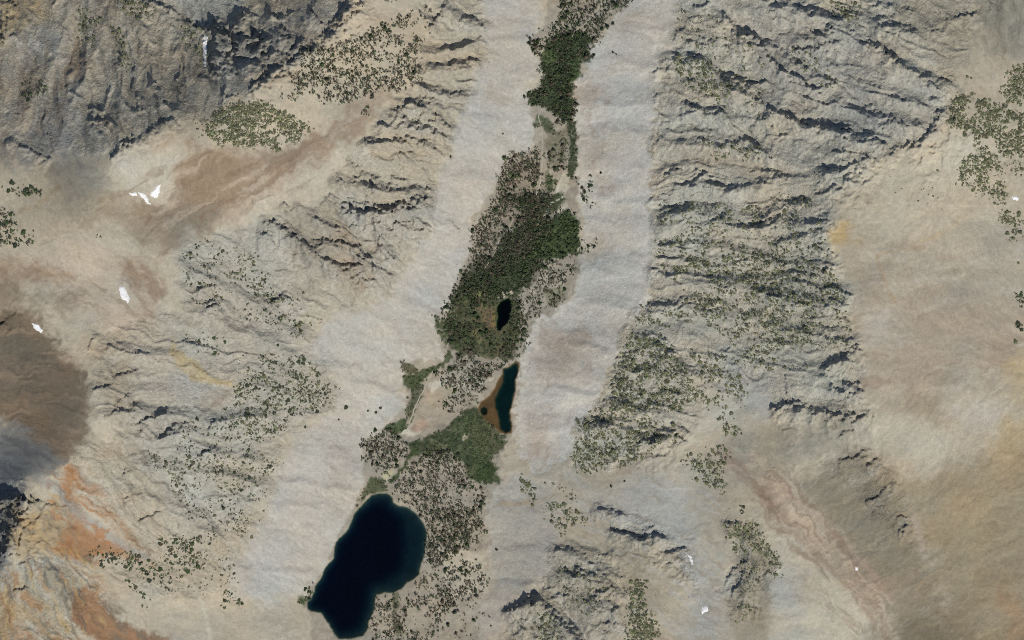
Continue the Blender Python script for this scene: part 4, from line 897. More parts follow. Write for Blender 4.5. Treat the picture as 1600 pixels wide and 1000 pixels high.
for width, pts, label in TRAILS:
    c = resample(pts, 2.0)
    c[:, 0] += 0.7 * fbm(c[:, 0] / 6, c[:, 1] / 6, 2, .5, 8); c[:, 1] += 0.5 * fbm(c[:, 0] / 6, c[:, 1] / 6, 2, .5, 9)
    PATHS.append((width, c))
    d = np.gradient(c, axis=0); d /= np.linalg.norm(d, axis=1, keepdims=True); nr = np.stack([-d[:, 1], d[:, 0]], 1)
    rows = []
    wv = width * (0.85 + 0.3 * fbm(c[:, 0] / 5, c[:, 1] / 5, 2, .5, 12))
    for k in (-0.5, -0.25, 0, 0.25, 0.5):
        q = c + nr * (k * wv)[:, None]
        rows.append(np.stack([wx(q[:, 0]), wy(q[:, 1]), height(q[:, 0], q[:, 1]) + 0.32 - 0.2 * (abs(k) > .4)], 1))
    g = np.stack(rows, 1); n, m = g.shape[:2]
    ii = np.arange(n * m).reshape(n, m)
    q = np.stack([ii[:-1, :-1], ii[1:, :-1], ii[1:, 1:], ii[:-1, 1:]], -1).reshape(-1, 4)
    link('trail', make_mesh('trail', g.reshape(-1, 3), q), MAT_TRAIL, kind='structure', label=label)

# ------------------------------------------------------------------ loose boulders on the talus and under the crags
T = NT('boulder_stone')
pos = T.n('ShaderNodeNewGeometry').outputs['Position']
at = T.n('ShaderNodeAttribute', attribute_name='tint')
T.l(tinted(T, at.outputs['Color'], remap(T, noise_node(T, pos, 0.8, 4), 0.3, 0.7, 0.75, 1.25)), T.p.inputs['Base Color'])
T.p.inputs['Roughness'].default_value = 0.95
MAT_STONE = T.m
g = np.random.default_rng(77)
n = 90000
bu = -20 + 1640 * g.random(n); bv = -20 + 1040 * g.random(n)
ju = np.clip(((bu - AU[NU0]) / GSTEP).astype(int) + NU0, 0, NU - 1); jv = np.clip(((bv - AV[NV0]) / GSTEP).astype(int) + NV0, 0, NV - 1)
prob = np.clip(0.05 + 0.35 * HAL[jv, ju] + 0.16 * RCK[jv, ju] + 0.10 * SCR[jv, ju] * sstep(0.1, 0.7, BRK[jv, ju]) + 0.12 * VAL[jv, ju], 0, 1) * (0.4 + sstep(-0.3, 0.4, W1[jv, ju]))
ok = g.random(n) < prob * 0.6
ok &= ~(inside(bu.astype(np.float32), bv.astype(np.float32), BIG_LAKE) | inside(bu.astype(np.float32), bv.astype(np.float32), AMBER_LAKE) | inside(bu.astype(np.float32), bv.astype(np.float32), POND))
bu, bv, ju, jv = bu[ok], bv[ok], ju[ok], jv[ok]
print('boulders', len(bu))
m = len(bu)
octa = np.array([(1, 0, 0), (0, 1, 0), (-1, 0, 0), (0, -1, 0), (0.1, 0.05, 1), (0, 0, -.6)], float)
size = (0.55 + 1.5 * g.random(m) ** 3.0)
P = octa[None] * (0.7 + 0.6 * g.random((m, 6, 3))) * size[:, None, None]
th = g.random(m) * 6.283
X = P[..., 0] * np.cos(th)[:, None] - P[..., 1] * np.sin(th)[:, None] + wx(bu)[:, None]
Y = P[..., 0] * np.sin(th)[:, None] + P[..., 1] * np.cos(th)[:, None] + wy(bv)[:, None]
Zb = P[..., 2] * 0.8 + height(bu, bv)[:, None] + 0.15
tri = np.array([(0, 1, 4), (1, 2, 4), (2, 3, 4), (3, 0, 4), (1, 0, 5), (2, 1, 5), (3, 2, 5), (0, 3, 5)])
tris = (np.arange(m)[:, None, None] * 6 + tri[None]).reshape(-1, 3)
bc = np.clip(C[jv, ju] * (0.7 + 0.75 * g.random((m, 1))), 0.02, 0.6).repeat(6, axis=0)
link('talus_boulders', make_mesh('talus_boulders', np.stack([X, Y, Zb], -1).reshape(-1, 3), None, tris, color=bc, smooth=False), MAT_STONE, kind='stuff', label='loose grey boulders strewn below the crags and over the talus', category='boulders')

# ------------------------------------------------------------------ vegetation
def foliage_material(name, attr):
    T = NT(name)
    pos = T.n('ShaderNodeNewGeometry').outputs['Position']
    f = remap(T, noise_node(T, pos, 0.9, 3, 0.6), 0.3, 0.7, 0.72, 1.28)
    a = T.n('ShaderNodeAttribute', attribute_name=attr)
    T.l(tinted(T, a.outputs['Color'], f), T.p.inputs['Base Color'])
    T.p.inputs['Roughness'].default_value = 0.75
    T.p.inputs['Specular IOR Level'].default_value = 0.2
    tl = T.n('ShaderNodeBsdfTranslucent'); mx = T.n('ShaderNodeMixShader'); mx.inputs[0].default_value = 0.3
    T.l(T.p.inputs['Base Color'].links[0].from_socket, tl.inputs['Color'])
    out = next(n for n in T.t.nodes if n.type == 'OUTPUT_MATERIAL')
    T.l(T.p.outputs[0], mx.inputs[1]); T.l(tl.outputs[0], mx.inputs[2]); T.l(mx.outputs[0], out.inputs['Surface'])
    return T.m
MAT_LEAF = foliage_material('conifer_needles', 'tint')
MAT_WILLOW = foliage_material('willow_leaves', 'tint')
T = NT('weathered_bark')
cr = T.n('ShaderNodeValToRGB'); cr.color_ramp.elements[0].color = (.07, .05, .038, 1); cr.color_ramp.elements[1].color = (.16, .125, .1, 1)
T.l(noise_node(T, T.n('ShaderNodeNewGeometry').outputs['Position'], 3.0, 4), cr.inputs[0]); T.l(cr.outputs[0], T.p.inputs['Base Color'])
T.p.inputs['Roughness'].default_value = 0.9
MAT_BARK = T.m

def crown_quads(kind, n, rng):
    """n leaf sprays spread through a unit crown (radius about 1, height about 1)"""
    ph = rng.random(4) * 6.28
    lobes = [(rng.normal(0, .33), rng.normal(0, .33), .55 + .35 * rng.random()) for _ in range(4)]
    P = np.zeros((n, 4, 3))
    for k in range(n):
        if kind == 'pine':
            h = rng.random() ** 0.8
            th = rng.random() * 6.283
            R = (1 - h) ** 0.75 * (1 + .28 * math.sin(2 * th + ph[0]) + .22 * math.sin(3 * th + ph[1]) + .12 * math.sin(5 * th + ph[2]))
            r = R * (0.35 + 0.65 * math.sqrt(rng.random()))
            c = np.array([r * math.cos(th), r * math.sin(th), 0.12 + 0.88 * h]); size = .34 * (1.15 - .5 * h)
        else:
            lx, ly, lr = lobes[k % 4]
            th = rng.random() * 6.283; e = math.acos(rng.random()) ; r = lr * (0.55 + 0.45 * rng.random())
            c = np.array([lx + r * math.sin(e) * math.cos(th), ly + r * math.sin(e) * math.sin(th), 0.12 + .88 * math.cos(e) * (0.5 + .5 * lr)]); size = .40
        nrm = np.array([c[0] * .8, c[1] * .8, 0.9]) + rng.normal(0, .45, 3); nrm /= np.linalg.norm(nrm)
        a = np.cross(nrm, rng.normal(0, 1, 3)); a /= np.linalg.norm(a); b = np.cross(nrm, a)
        sa = size * (.8 + .5 * rng.random()); sb = size * (.55 + .4 * rng.random())
        P[k] = [c + a * sa, c + b * sb, c - a * sa * .9, c - b * sb]
    return P
VARIANTS = {}
for kd, n_lo, n_hi in (('pine', 17, 90), ('dwarf', 14, 80), ('willow', 12, 0)):
    g = np.random.default_rng(len(kd) * 7)
    VARIANTS[kd] = [crown_quads(kd, n_lo, g) for _ in range(10)]
    VARIANTS[kd + '_fine'] = [crown_quads(kd, n_hi, g) for _ in range(6)] if n_hi else []
TINT = {'dark': (.068, .086, .052), 'brown': (.140, .122, .088), 'green': (.076, .108, .048), 'olive': (.185, .200, .108), 'greyolive': (.150, .158, .100),
        'bright': (.098, .135, .058), 'willow': (.074, .104, .050), 'palewillow': (.120, .128, .078)}

# stands: (outline, trees per 100 square units, smallest, largest crown radius, kind, tint, clumping, words)
STAND = [
 ([(846,85),(850,66),(875,50),(900,46),(920,60),(922,85),(905,95),(897,112),(893,140),(898,170),(882,186),(860,172),(848,150),(850,120),(842,105)],3.3,1.4,3.1,'pine','dark',.3,'dense dark grove filling the northern valley neck'),
 ([(866,-20),(988,-20),(985,4),(968,12),(950,28),(943,50),(928,72),(905,50),(862,56),(850,62),(832,76),(826,60),(860,42),(880,20)],2.3,1.4,2.6,'pine','dark',.35,'open pine wood beside the northern trail'),
 ([(824,56),(840,66),(850,76),(840,82),(828,72)],3.0,1.5,2.6,'pine','dark',.1,'small dark wing of pines on the western scree edge'),
 ([(820,146),(846,138),(850,165),(830,163)],3.6,1.4,2.4,'pine','dark',.1,'dark pine tongue west of the northern grove'),
 ([(866,172),(900,170),(898,192),(880,196),(866,190)],2.4,1.4,2.3,'pine','brown',.3,'brownish pines at the southern tip of the northern grove'),
 ([(790,246),(845,232),(846,290),(836,308),(800,322),(780,304),(778,288)],3.0,1.2,2.5,'pine','brown',.3,'brown pine stand west of the broad pale trail'),
 ([(850,240),(886,225),(884,262),(866,268),(850,260)],1.5,1.2,2.2,'pine','brown',.4,'thin pines on the dry flat east of the trail'),
 ([(778,300),(862,312),(852,350),(802,390),(780,418),(738,420),(735,390),(738,350),(768,322)],3.0,1.2,2.5,'pine','brown',.3,'brown pine wood along the western valley side'),
 ([(820,300),(860,300),(862,328),(842,380),(842,405),(812,452),(765,472),(722,462),(720,425),(768,402),(800,350)],3.4,1.3,3.0,'pine','dark',.35,'dark forest heart in the middle of the valley'),
 ([(862,332),(898,330),(906,396),(886,400),(842,420),(815,452),(822,402),(842,362)],2.4,1.4,3.0,'pine','green',.3,'green wood under the eastern scree'),
 ([(828,412),(892,396),(902,428),(882,440),(870,480),(842,492),(818,480),(820,440)],1.9,1.2,2.1,'pine','brown',.4,'sparse brown pines south of the green wood'),
 ([(695,470),(720,442),(765,440),(782,460),(768,474),(745,480),(735,505),(702,540),(692,500)],2.3,1.4,2.9,'pine','dark',.35,'pines around the bog west of the oval pond'),
 ([(803,464),(826,480),(822,540),(806,562),(782,546),(798,515),(803,490)],2.7,1.3,2.4,'pine','dark',.25,'pine strip between the oval pond and the eastern scree'),
 ([(706,500),(742,500),(775,522),(785,545),(722,548),(706,532)],2.2,1.3,2.5,'pine','dark',.35,'pines in the green bog south-west of the pond'),
 ([(702,556),(742,546),(802,552),(790,570),(768,584),(758,604),(738,612),(690,602),(682,582),(722,562)],2.5,1.2,2.4,'pine','brown',.45,'scattered pines on the knoll north-west of the amber lake'),
 ([(690,628),(716,610),(726,622),(722,640),(700,642)],1.0,1.1,2.0,'pine','brown',.3,'low pines on the turf west of the amber lake'),
 ([(565,690),(580,680),(612,674),(636,688),(630,720),(610,740),(592,746),(580,726),(568,712)],2.4,1.4,2.5,'pine','brown',.3,'pine clump at the foot of the western scree'),
 ([(650,722),(682,700),(722,716),(742,752),(734,788),(744,800),(727,850),(702,880),(668,880),(667,820),(657,802),(622,780),(616,762),(642,736)],2.7,1.2,2.2,'pine','brown',.25,'brown pine flat north-east of the large lake'),
 ([(660,706),(700,700),(720,712),(680,722)],2.6,1.3,2.4,'pine','dark',.3,'dark pines on the southern edge of the meadow'),
 ([(668,802),(752,788),(756,830),(742,852),(692,882),(668,900)],1.9,1.3,2.4,'pine','brown',.35,'pines on the eastern shore of the large lake'),
 ([(735,760),(760,765),(752,800),(740,800)],1.8,1.2,2.2,'pine','dark',.3,'pines at the edge of the grey southern talus'),
 ([(668,900),(702,888),(722,872),(752,880),(766,920),(736,936),(692,962),(672,1020),(572,1020),(584,940),(632,928),(657,902)],1.5,1.3,2.5,'pine','brown',.4,'open pines south-east of the large lake'),
 ([(464,928),(478,924),(484,936),(492,920),(490,912),(476,922),(462,934)],2.0,1.3,2.2,'pine','dark',.2,'few pines at the western corner of the large lake'),
 # north-west bench
 ([(470,70),(520,72),(560,60),(640,20),(668,14),(672,50),(652,70),(662,120),(642,136),(602,140),(572,150),(542,160),(492,160),(442,150),(432,140),(470,104)],1.75,1.4,2.7,'pine','brown',.45,'wide brown pine wood on the north-western bench'),
 ([(556,5),(570,4),(556,20),(545,30)],.7,1.2,2.0,'pine','brown',.2,'small pines beside the north-western rim'),
 ([(592,-10),(630,-10),(620,8),(600,6)],1.0,1.2,2.0,'pine','brown',.2,'pines at the top of the north-western bench'),
 ([(318,196),(345,170),(395,154),(420,164),(460,184),(482,200),(466,222),(432,229),(370,226),(332,216)],3.4,1.3,2.4,'dwarf','olive',.3,'olive dwarf pine patch on the tan bench'),
 ([(300,185),(335,180),(330,215),(312,215)],.5,1.0,1.7,'dwarf','olive',.2,'stray dwarf pines left of the olive patch'),
 ([(566,170),(572,166),(580,180),(568,182)],2.2,1.2,2.0,'dwarf','brown',0,'tiny brown clump alone on the tan bench'),
 ([(4,290),(26,284),(70,294),(62,303),(20,304)],1.5,1.3,2.3,'dwarf','dark',.3,'dark dwarf pines near the western photo edge'),
 ([(-20,312),(14,328),(30,358),(54,370),(52,382),(10,388),(-20,388)],1.4,1.4,2.5,'dwarf','dark',.35,'dark scattered pines on the far western bench'),
 ([(150,365),(160,367),(158,372),(150,372)],2.5,1.0,1.8,'dwarf','dark',0,'two or three dark shrubs on the pale saddle'),
 ([(118,12),(142,18),(136,50),(126,86),(117,82),(122,45)],1.6,1.2,2.0,'dwarf','olive',.3,'strip of dwarf pines down the north-western gully'),
 ([(140,30),(154,24),(151,55),(143,76),(137,62)],1.5,1.2,2.0,'dwarf','olive',.3,'second strip of dwarf pines on the north-western face'),
 ([(172,30),(182,40),(192,70),(206,95),(206,112),(190,112),(182,70)],1.9,1.2,2.1,'dwarf','olive',.2,'slanting strip of dwarf pines on the north-western face'),
 ([(178,-20),(242,-20),(238,26),(216,27),(196,22)],1.7,1.2,2.2,'dwarf','olive',.3,'dwarf pines at the upper edge of the north-western face'),
 ([(29,118),(46,126),(50,162),(41,162)],2.0,1.1,1.9,'dwarf','green',.2,'small green shrub wedge on the grey north-western slope'),
 ([(57,130),(72,113),(75,140),(60,160)],1.4,1.1,1.8,'dwarf','green',.2,'green shrubs right of the shrub wedge'),
 ([(250,8),(320,46),(319,112),(300,84),(270,42)],1.0,1.1,1.9,'dwarf','olive',.4,'dwarf pines among the north-western crags'),
 # west slopes
 ([(288,380),(340,372),(400,390),(402,440),(432,470),(402,500),(300,472),(284,420)],.55,1.1,2.0,'dwarf','greyolive',.5,'dwarf pines sprinkled over the upper western slope'),
 ([(400,420),(430,440),(482,470),(472,490),(502,502),(462,532),(402,502)],.75,1.1,2.1,'dwarf','greyolive',.5,'dwarf pines below the western crags'),
 ([(374,572),(420,554),(470,560),(506,584),(528,612),(512,636),(452,652),(442,682),(402,692),(358,662)],1.5,1.1,2.1,'dwarf','greyolive',.45,'thick dwarf pines on the middle western slope'),
 ([(300,652),(380,642),(402,702),(442,722),(402,762),(332,752),(270,702)],.8,1.1,1.9,'dwarf','greyolive',.5,'dwarf pines on the western ribs'),
 ([(228,702),(300,722),(422,762),(402,832),(332,852),(290,802)],.65,1.1,1.9,'dwarf','greyolive',.5,'thin dwarf pines on the lower western slope'),
 ([(246,838),(312,838),(324,870),(304,892),(262,882)],1.5,1.2,2.4,'dwarf','dark',.4,'dark shrubs below the orange gully'),
 ([(138,860),(200,862),(242,880),(272,902),(262,922),(202,890),(152,877)],1.3,1.2,2.4,'dwarf','dark',.4,'dark shrubs along the tongue of the orange gully'),
 ([(188,900),(242,940),(226,952)],.8,1.2,2.0,'dwarf','dark',.3,'shrubs in a line on the south-western slope'),
 ([(220,880),(362,860),(382,900),(332,932),(242,922)],.3,1.0,1.7,'dwarf','greyolive',.4,'tiny shrubs on the south-western fan'),
 ([(352,926),(366,924),(380,940),(384,945),(346,946)],1.8,1.2,2.0,'dwarf','dark',.3,'dark shrub knot on the pale south-western scree'),
 ([(290,520),(360,530),(400,545),(380,560),(300,545)],.45,1.1,2.1,'dwarf','dark',.4,'dark shrubs above the yellow streak'),
 ([(372,598),(404,600),(404,620),(374,618)],.8,1.2,2.0,'dwarf','dark',.3,'shrubs at the end of the yellow streak'),
 ([(230,720),(275,735),(290,760),(270,755)],1.6,1.0,1.8,'dwarf','olive',.3,'curving shrub line on the western slope'),
 # east wall
 ([(1028,376),(1120,374),(1200,394),(1300,420),(1322,470),(1250,482),(1150,442),(1050,432),(1024,402)],1.6,1.2,2.2,'dwarf','olive',.4,'olive dwarf pines across the middle eastern wall'),
 ([(998,482),(1060,470),(1150,432),(1322,482),(1332,540),(1232,542),(1182,562),(1102,502),(1050,512),(988,502)],1.3,1.2,2.1,'dwarf','olive',.45,'olive dwarf pines on the eastern ribs'),
 ([(984,520),(1030,525),(1062,562),(1082,592),(1086,622),(1062,642),(950,652),(956,592)],2.3,1.2,2.3,'dwarf','olive',.35,'thick dwarf pines on the rounded lower eastern spur'),
 ([(908,650),(960,642),(1050,662),(1062,692),(952,737),(905,737),(894,722)],1.8,1.2,2.3,'dwarf','olive',.4,'dwarf pines on the southern toe of the eastern wall'),
 ([(1080,552),(1152,582),(1172,622),(1132,662),(1090,622)],.7,1.2,2.1,'dwarf','olive',.5,'dwarf pines on the pale eastern fan'),
 ([(1076,548),(1090,552),(1140,585),(1170,610),(1160,612),(1120,590),(1082,570)],1.7,1.2,2.2,'dwarf','olive',.3,'line of dwarf pines slanting down the eastern fan'),
 ([(1100,550),(1200,562),(1260,575),(1255,582),(1190,575),(1110,560)],1.5,1.1,2.0,'dwarf','olive',.3,'long thin line of dwarf pines on the eastern wall'),
 ([(1068,722),(1130,690),(1142,742),(1132,772),(1090,752)],1.5,1.2,2.3,'dwarf','olive',.4,'dwarf pines at the edge of the pink sand'),
 ([(1128,655),(1155,668),(1162,682),(1130,675)],1.8,1.3,2.2,'dwarf','olive',.2,'short dark row of dwarf pines above the pink sand'),
 ([(1050,86),(1110,90),(1142,130),(1132,167),(1100,142),(1060,126)],1.9,1.2,2.2,'dwarf','olive',.35,'dwarf pine patch on the upper eastern spur'),
 ([(1028,320),(1190,318),(1202,372),(1130,372),(1038,382)],.9,1.1,2.0,'dwarf','olive',.45,'dwarf pines on the ledges of the eastern wall'),
 ([(1090,220),(1190,222),(1190,250),(1110,245)],1.0,1.1,2.0,'dwarf','olive',.45,'dwarf pines on the upper eastern ledge'),
 ([(1058,18),(1150,30),(1202,100),(1202,182),(1100,192),(1050,100)],.35,1.0,1.9,'dwarf','olive',.4,'lone dwarf pines on the upper eastern wall'),
 ([(1198,330),(1290,340),(1292,422),(1200,402)],.75,1.1,2.0,'dwarf','greyolive',.45,'dwarf pines below the eastern rim'),
 ([(1208,300),(1282,308),(1272,332),(1204,326)],1.0,1.1,2.0,'dwarf','greyolive',.4,'dwarf pines on the shaded eastern ledge'),
 ([(1300,-10),(1340,8),(1352,42),(1336,46),(1308,20)],1.5,1.2,2.1,'dwarf','olive',.3,'dwarf pines on the north-eastern spur'),
 ([(1222,75),(1260,72),(1312,130),(1300,140),(1248,110)],.9,1.1,2.0,'dwarf','olive',.4,'dwarf pines among the north-eastern crags'),
 # east plateau
 ([(1470,182),(1500,144),(1560,166),(1572,120),(1590,100),(1630,84),(1630,242),(1572,242),(1540,230),(1500,202)],2.4,1.3,2.3,'dwarf','olive',.45,'olive dwarf pine belt on the eastern plateau'),
 ([(1488,282),(1514,234),(1556,230),(1566,270),(1574,322),(1552,312),(1530,302)],2.0,1.3,2.3,'dwarf','olive',.4,'wedge of dwarf pines below the plateau belt'),
 ([(1556,326),(1590,334),(1630,375),(1630,392),(1575,362)],1.6,1.3,2.3,'dwarf','olive',.4,'dwarf pines at the tail of the plateau wedge'),
 ([(1570,255),(1610,250),(1610,275),(1575,272)],1.0,1.2,2.0,'dwarf','olive',.3,'few dwarf pines on the eastern photo edge'),
 ([(1586,456),(1600,452),(1600,480),(1590,476)],2.2,1.4,2.4,'dwarf','dark',.1,'dark pine pair on the eastern photo edge'),
 ([(1584,504),(1600,508),(1598,518),(1588,516)],2.6,1.3,2.2,'dwarf','dark',0,'small dark knot on the eastern plateau edge'),
 ([(1340,270),(1380,268),(1520,320),(1460,325),(1390,300)],.12,.8,1.3,'dwarf','dark',.2,'tiny shrubs dotted over the tan plateau'),
 # south
 ([(814,742),(832,750),(840,786),(828,787),(814,766)],1.7,1.2,2.1,'dwarf','olive',.2,'green shrub wedge south-east of the meadow'),
 ([(838,750),(902,766),(897,792),(880,768)],1.0,1.1,1.9,'dwarf','olive',.3,'shrub line on the southern saddle'),
 ([(852,783),(862,785),(900,800),(922,805),(916,822),(890,826),(868,820),(856,808)],1.5,1.2,2.2,'dwarf','olive',.35,'dwarf pines on the southern saddle'),
 ([(874,825),(884,828),(884,842),(876,838)],1.6,1.1,1.8,'dwarf','olive',.2,'little shrubs below the southern saddle'),
 ([(984,914),(1005,908),(1010,945),(1028,985),(1016,1020),(976,1020),(986,960)],2.9,1.4,2.5,'dwarf','olive',.25,'upright strip of dwarf pines at the southern photo edge'),
 ([(1134,820),(1176,820),(1202,845),(1216,870),(1219,900),(1205,896),(1190,862),(1160,862),(1145,852)],2.0,1.3,2.4,'dwarf','olive',.35,'dwarf pines on the south-eastern knob'),
 ([(1160,872),(1196,880),(1182,902),(1172,962),(1150,972),(1160,902)],1.2,1.2,2.1,'dwarf','olive',.4,'dwarf pines below the south-eastern knob'),
 ([(872,862),(972,922),(962,962),(902,962),(872,922)],.6,1.1,2.0,'dwarf','olive',.4,'dwarf pines among the southern crags'),
 ([(828,945),(870,958),(882,1000),(890,1020),(846,1020)],1.8,1.2,2.2,'dwarf','olive',.35,'dwarf pines on the southernmost crag'),
 ([(1152,788),(1162,790),(1162,802),(1154,800)],2.6,1.4,2.2,'dwarf','dark',0,'dark shrub pair beside the pink sand'),
 ([(900,275),(912,292),(922,312),(932,322),(920,325),(908,308)],2.2,1.2,2.2,'pine','dark',.2,'slanting dark row on the sand east of the stream'),
 ([(918,275),(926,272),(926,302),(920,302)],1.8,1.2,2.2,'pine','dark',.2,'short upright row of dark trees on the eastern sand'),
 ([(908,375),(938,374),(930,390),(910,392)],1.4,1.2,2.1,'pine','dark',.3,'dark trees at the foot of the eastern scree'),
 ([(700,1000),(760,880),(765,980),(740,1010)],.3,1.1,2.0,'pine','brown',.3,'stray pines on the southern sand'),
]
LONE = [(704,245,2.2,'small bush alone on the pale western scree'),(786,209,1.5,'tiny shrub on the scree west of the trail'),(541,637,3.2,'dark squat shrub on the pale scree, leftmost of the row'),(575,642,1.8,'small shrub in the middle of the scree row'),(587,644,2.0,'low dark shrub near the right end of the scree row'),(594,637,2.2,'dark shrub at the right end of the scree row'),(529,656,1.6,'tiny shrub below the squat shrub on the scree'),(477,667,1.9,'round shrub alone at the upper edge of the scree'),(434,540,2.0,'single shrub above the dwarf pine slope'),(776,859,2.0,'single tree on the pale southern talus'),(700,976,3.2,'large dark tree by itself on the southern sand'),(711,957,3.6,'largest dark tree knot on the southern sand'),(676,988,1.9,'dark tree near the bottom left of the southern sand'),(684,985,1.7,'smaller tree right of the sand tree'),(732,937,1.9,'dark tree at the inner edge of the southern sand'),(958,82,1.8,'small tree on the pale northern sand'),(963,85,1.4,'tiny companion tree on the pale northern sand'),(958,37,2.4,'dark tree just outside the northern wood'),(928,86,2.4,'dark tree beside the grove on the eastern sand'),(939,270,2.0,'lone tree high on the eastern sand'),(1465,266,2.0,'single bush near the top of the tan plateau'),(1457,294,1.1,'tiny bush in the middle of the tan plateau'),(1588,533,3.0,'round dark bush alone on the eastern plateau edge'),(1591,411,2.0,'lone bush under the plateau wedge'),(955,760,2.0,'pair-like shrub on the southern saddle slope'),(976,752,1.6,'small shrub on the upper southern saddle'),(1172,204,1.7,'single bush on the pale eastern ledge'),(328,850,2.2,'single round shrub on the pale western fan'),(1512,119,2.0,'upright bush left of the plateau belt'),(1518,122,1.6,'small bush touching the upright bush on the plateau'),(575,168,2.0,'single bush on the tan bench'),(1023,880,1.6,'single shrub on the tan southern slope'),(836,84,2.2,'reddish dark tree at the western edge of the grove')]

def blocked(u, v):
    b = inside(u, v, BIG_LAKE) | inside(u, v, AMBER_LAKE) | inside(u, v, POND)
    for wd, c in PATHS:
        b |= seg_dist(u, v, c[::3], False) < wd * 0.5 + 0.9
    return b
trees = []                                              # u, v, r, kind, tint, stand
for si, (pts, den, r0, r1, kind, tint, clump, words) in enumerate(STAND):
    p = np.array(pts, float)
    a = 0.5 * abs(np.sum(p[:, 0] * np.roll(p[:, 1], -1) - np.roll(p[:, 0], -1) * p[:, 1]))
    r0, r1 = r0 * 1.1, r1 * 1.12
    want = int(a * den * (4.2 if kind == 'dwarf' else 3.9) / 100)
    n = max(want * 6, 60)
    g = np.random.default_rng(100 + si)
    lo = p.min(0) - 14; hi = p.max(0) + 14
    # enough candidates for the outline's own area
    n = int(n * np.prod(hi - lo) / max(a, 1))
    n = min(n, 60000)
    u = (lo[0] + g.random(n) * (hi[0] - lo[0])).astype(np.float32); v = (lo[1] + g.random(n) * (hi[1] - lo[1])).astype(np.float32)
    wu = u + 3.5 * fbm(u / 14, v / 14, 3, .6, 81); wv = v + 3.5 * fbm(u / 14, v / 14, 3, .6, 82)
    sdv = sdist(wu, wv, pts); fade = min(9.0, 0.18 * math.sqrt(a)) if den < 3.5 else 2.5
    ok = g.random(n) < sstep(fade, -fade, sdv) ** 1.3
    u, v = u[ok], v[ok]
    if len(u) == 0: continue
    dn = fbm(u / 17, v / 13, 3, 0.6, 83 + si % 5)
    keep = g.random(len(u)) < np.clip(1 + dn * 3.4 * clump - clump * 0.7, 0.02, 1)
    u, v = u[keep], v[keep]
    ok = ~blocked(u, v); u, v = u[ok], v[ok]
    r = 0.78 * r0 + (r1 * 1.22 - 0.78 * r0) * g.random(len(u)) ** 2.5
    mix = {'dark': ('dark', 'dark', 'green', 'brown', 'green'), 'brown': ('brown', 'dark', 'brown', 'green'), 'olive': ('olive', 'olive', 'greyolive'), 'greyolive': ('greyolive', 'olive', 'dark'), 'green': ('green', 'green', 'bright', 'dark')}[tint]
    cell = {}; got = 0
    for k in range(len(u)):
        if got >= want: break
        ci, cj = int(u[k] // 4), int(v[k] // 4); bad = False
        for di in (-1, 0, 1):
            for dj in (-1, 0, 1):
                for (x, y, rr) in cell.get((ci + di, cj + dj), ()):
                    if (x - u[k]) ** 2 + (y - v[k]) ** 2 < (0.40 * (rr + r[k])) ** 2: bad = True
        if bad: continue
        cell.setdefault((ci, cj), []).append((u[k], v[k], r[k])); got += 1
        trees.append((u[k], v[k], r[k], kind, mix[int(g.random() * len(mix))], si))
print('trees', len(trees))

def tree_dims(r, kind):
    if kind == 'pine': return r * S * 1.05, r * S * 1.75
    return r * S * 1.08, r * S * 0.8
def fine_meshes():
    out = {}
    for kd in ('pine', 'dwarf'):
        for tn in ('dark', 'brown', 'green', 'bright', 'olive', 'greyolive'):
            for vi, P in enumerate(VARIANTS[kd + '_fine'][:4]):
                co = P.reshape(-1, 3)
                g = np.random.default_rng(vi)
                tv = np.repeat(0.75 + 0.5 * g.random(len(P)), 4)[:, None] * np.array(TINT[tn])
                me = make_mesh('crown', co, np.arange(len(co)).reshape(-1, 4), color=tv, smooth=False)
                me.materials.append(MAT_LEAF)
                out[kd, tn, vi] = me
    return out
FINE = fine_meshes()
def trunk_mesh():
    n = 6; co = []; q = []
    rings = [(0.10, -0.12), (0.075, 0.2), (0.05, 0.55), (0.02, 0.9)]
    for rr, z in rings:
        for k in range(n): co.append((rr * math.cos(k * 6.283 / n), rr * math.sin(k * 6.283 / n), z))
    for i in range(len(rings) - 1):
        for k in range(n): q.append((i * n + k, i * n + (k + 1) % n, (i + 1) * n + (k + 1) % n, (i + 1) * n + k))
    for k in range(6):                                   # limbs
        th = k * 2.4; z = 0.25 + 0.09 * k; L = 0.7 * (1 - z); b = len(co)
        d = np.array([math.cos(th), math.sin(th), 0]); s = np.array([-d[1], d[0], 0]) * 0.022
        for pt, wd in ((np.array([0, 0, z]), 1.0), (d * L + np.array([0, 0, z + 0.1]), 0.35)):
            co += [tuple(pt + s * wd), tuple(pt - s * wd), tuple(pt + np.array([0, 0, 0.04 * wd]))]
        q += [(b, b + 1, b + 4, b + 3), (b + 1, b + 2, b + 5, b + 4), (b + 2, b, b + 3, b + 5)]
    me = make_mesh('trunk', co, np.array(q)); me.materials.append(MAT_BARK)
    return me
TRUNK = trunk_mesh()

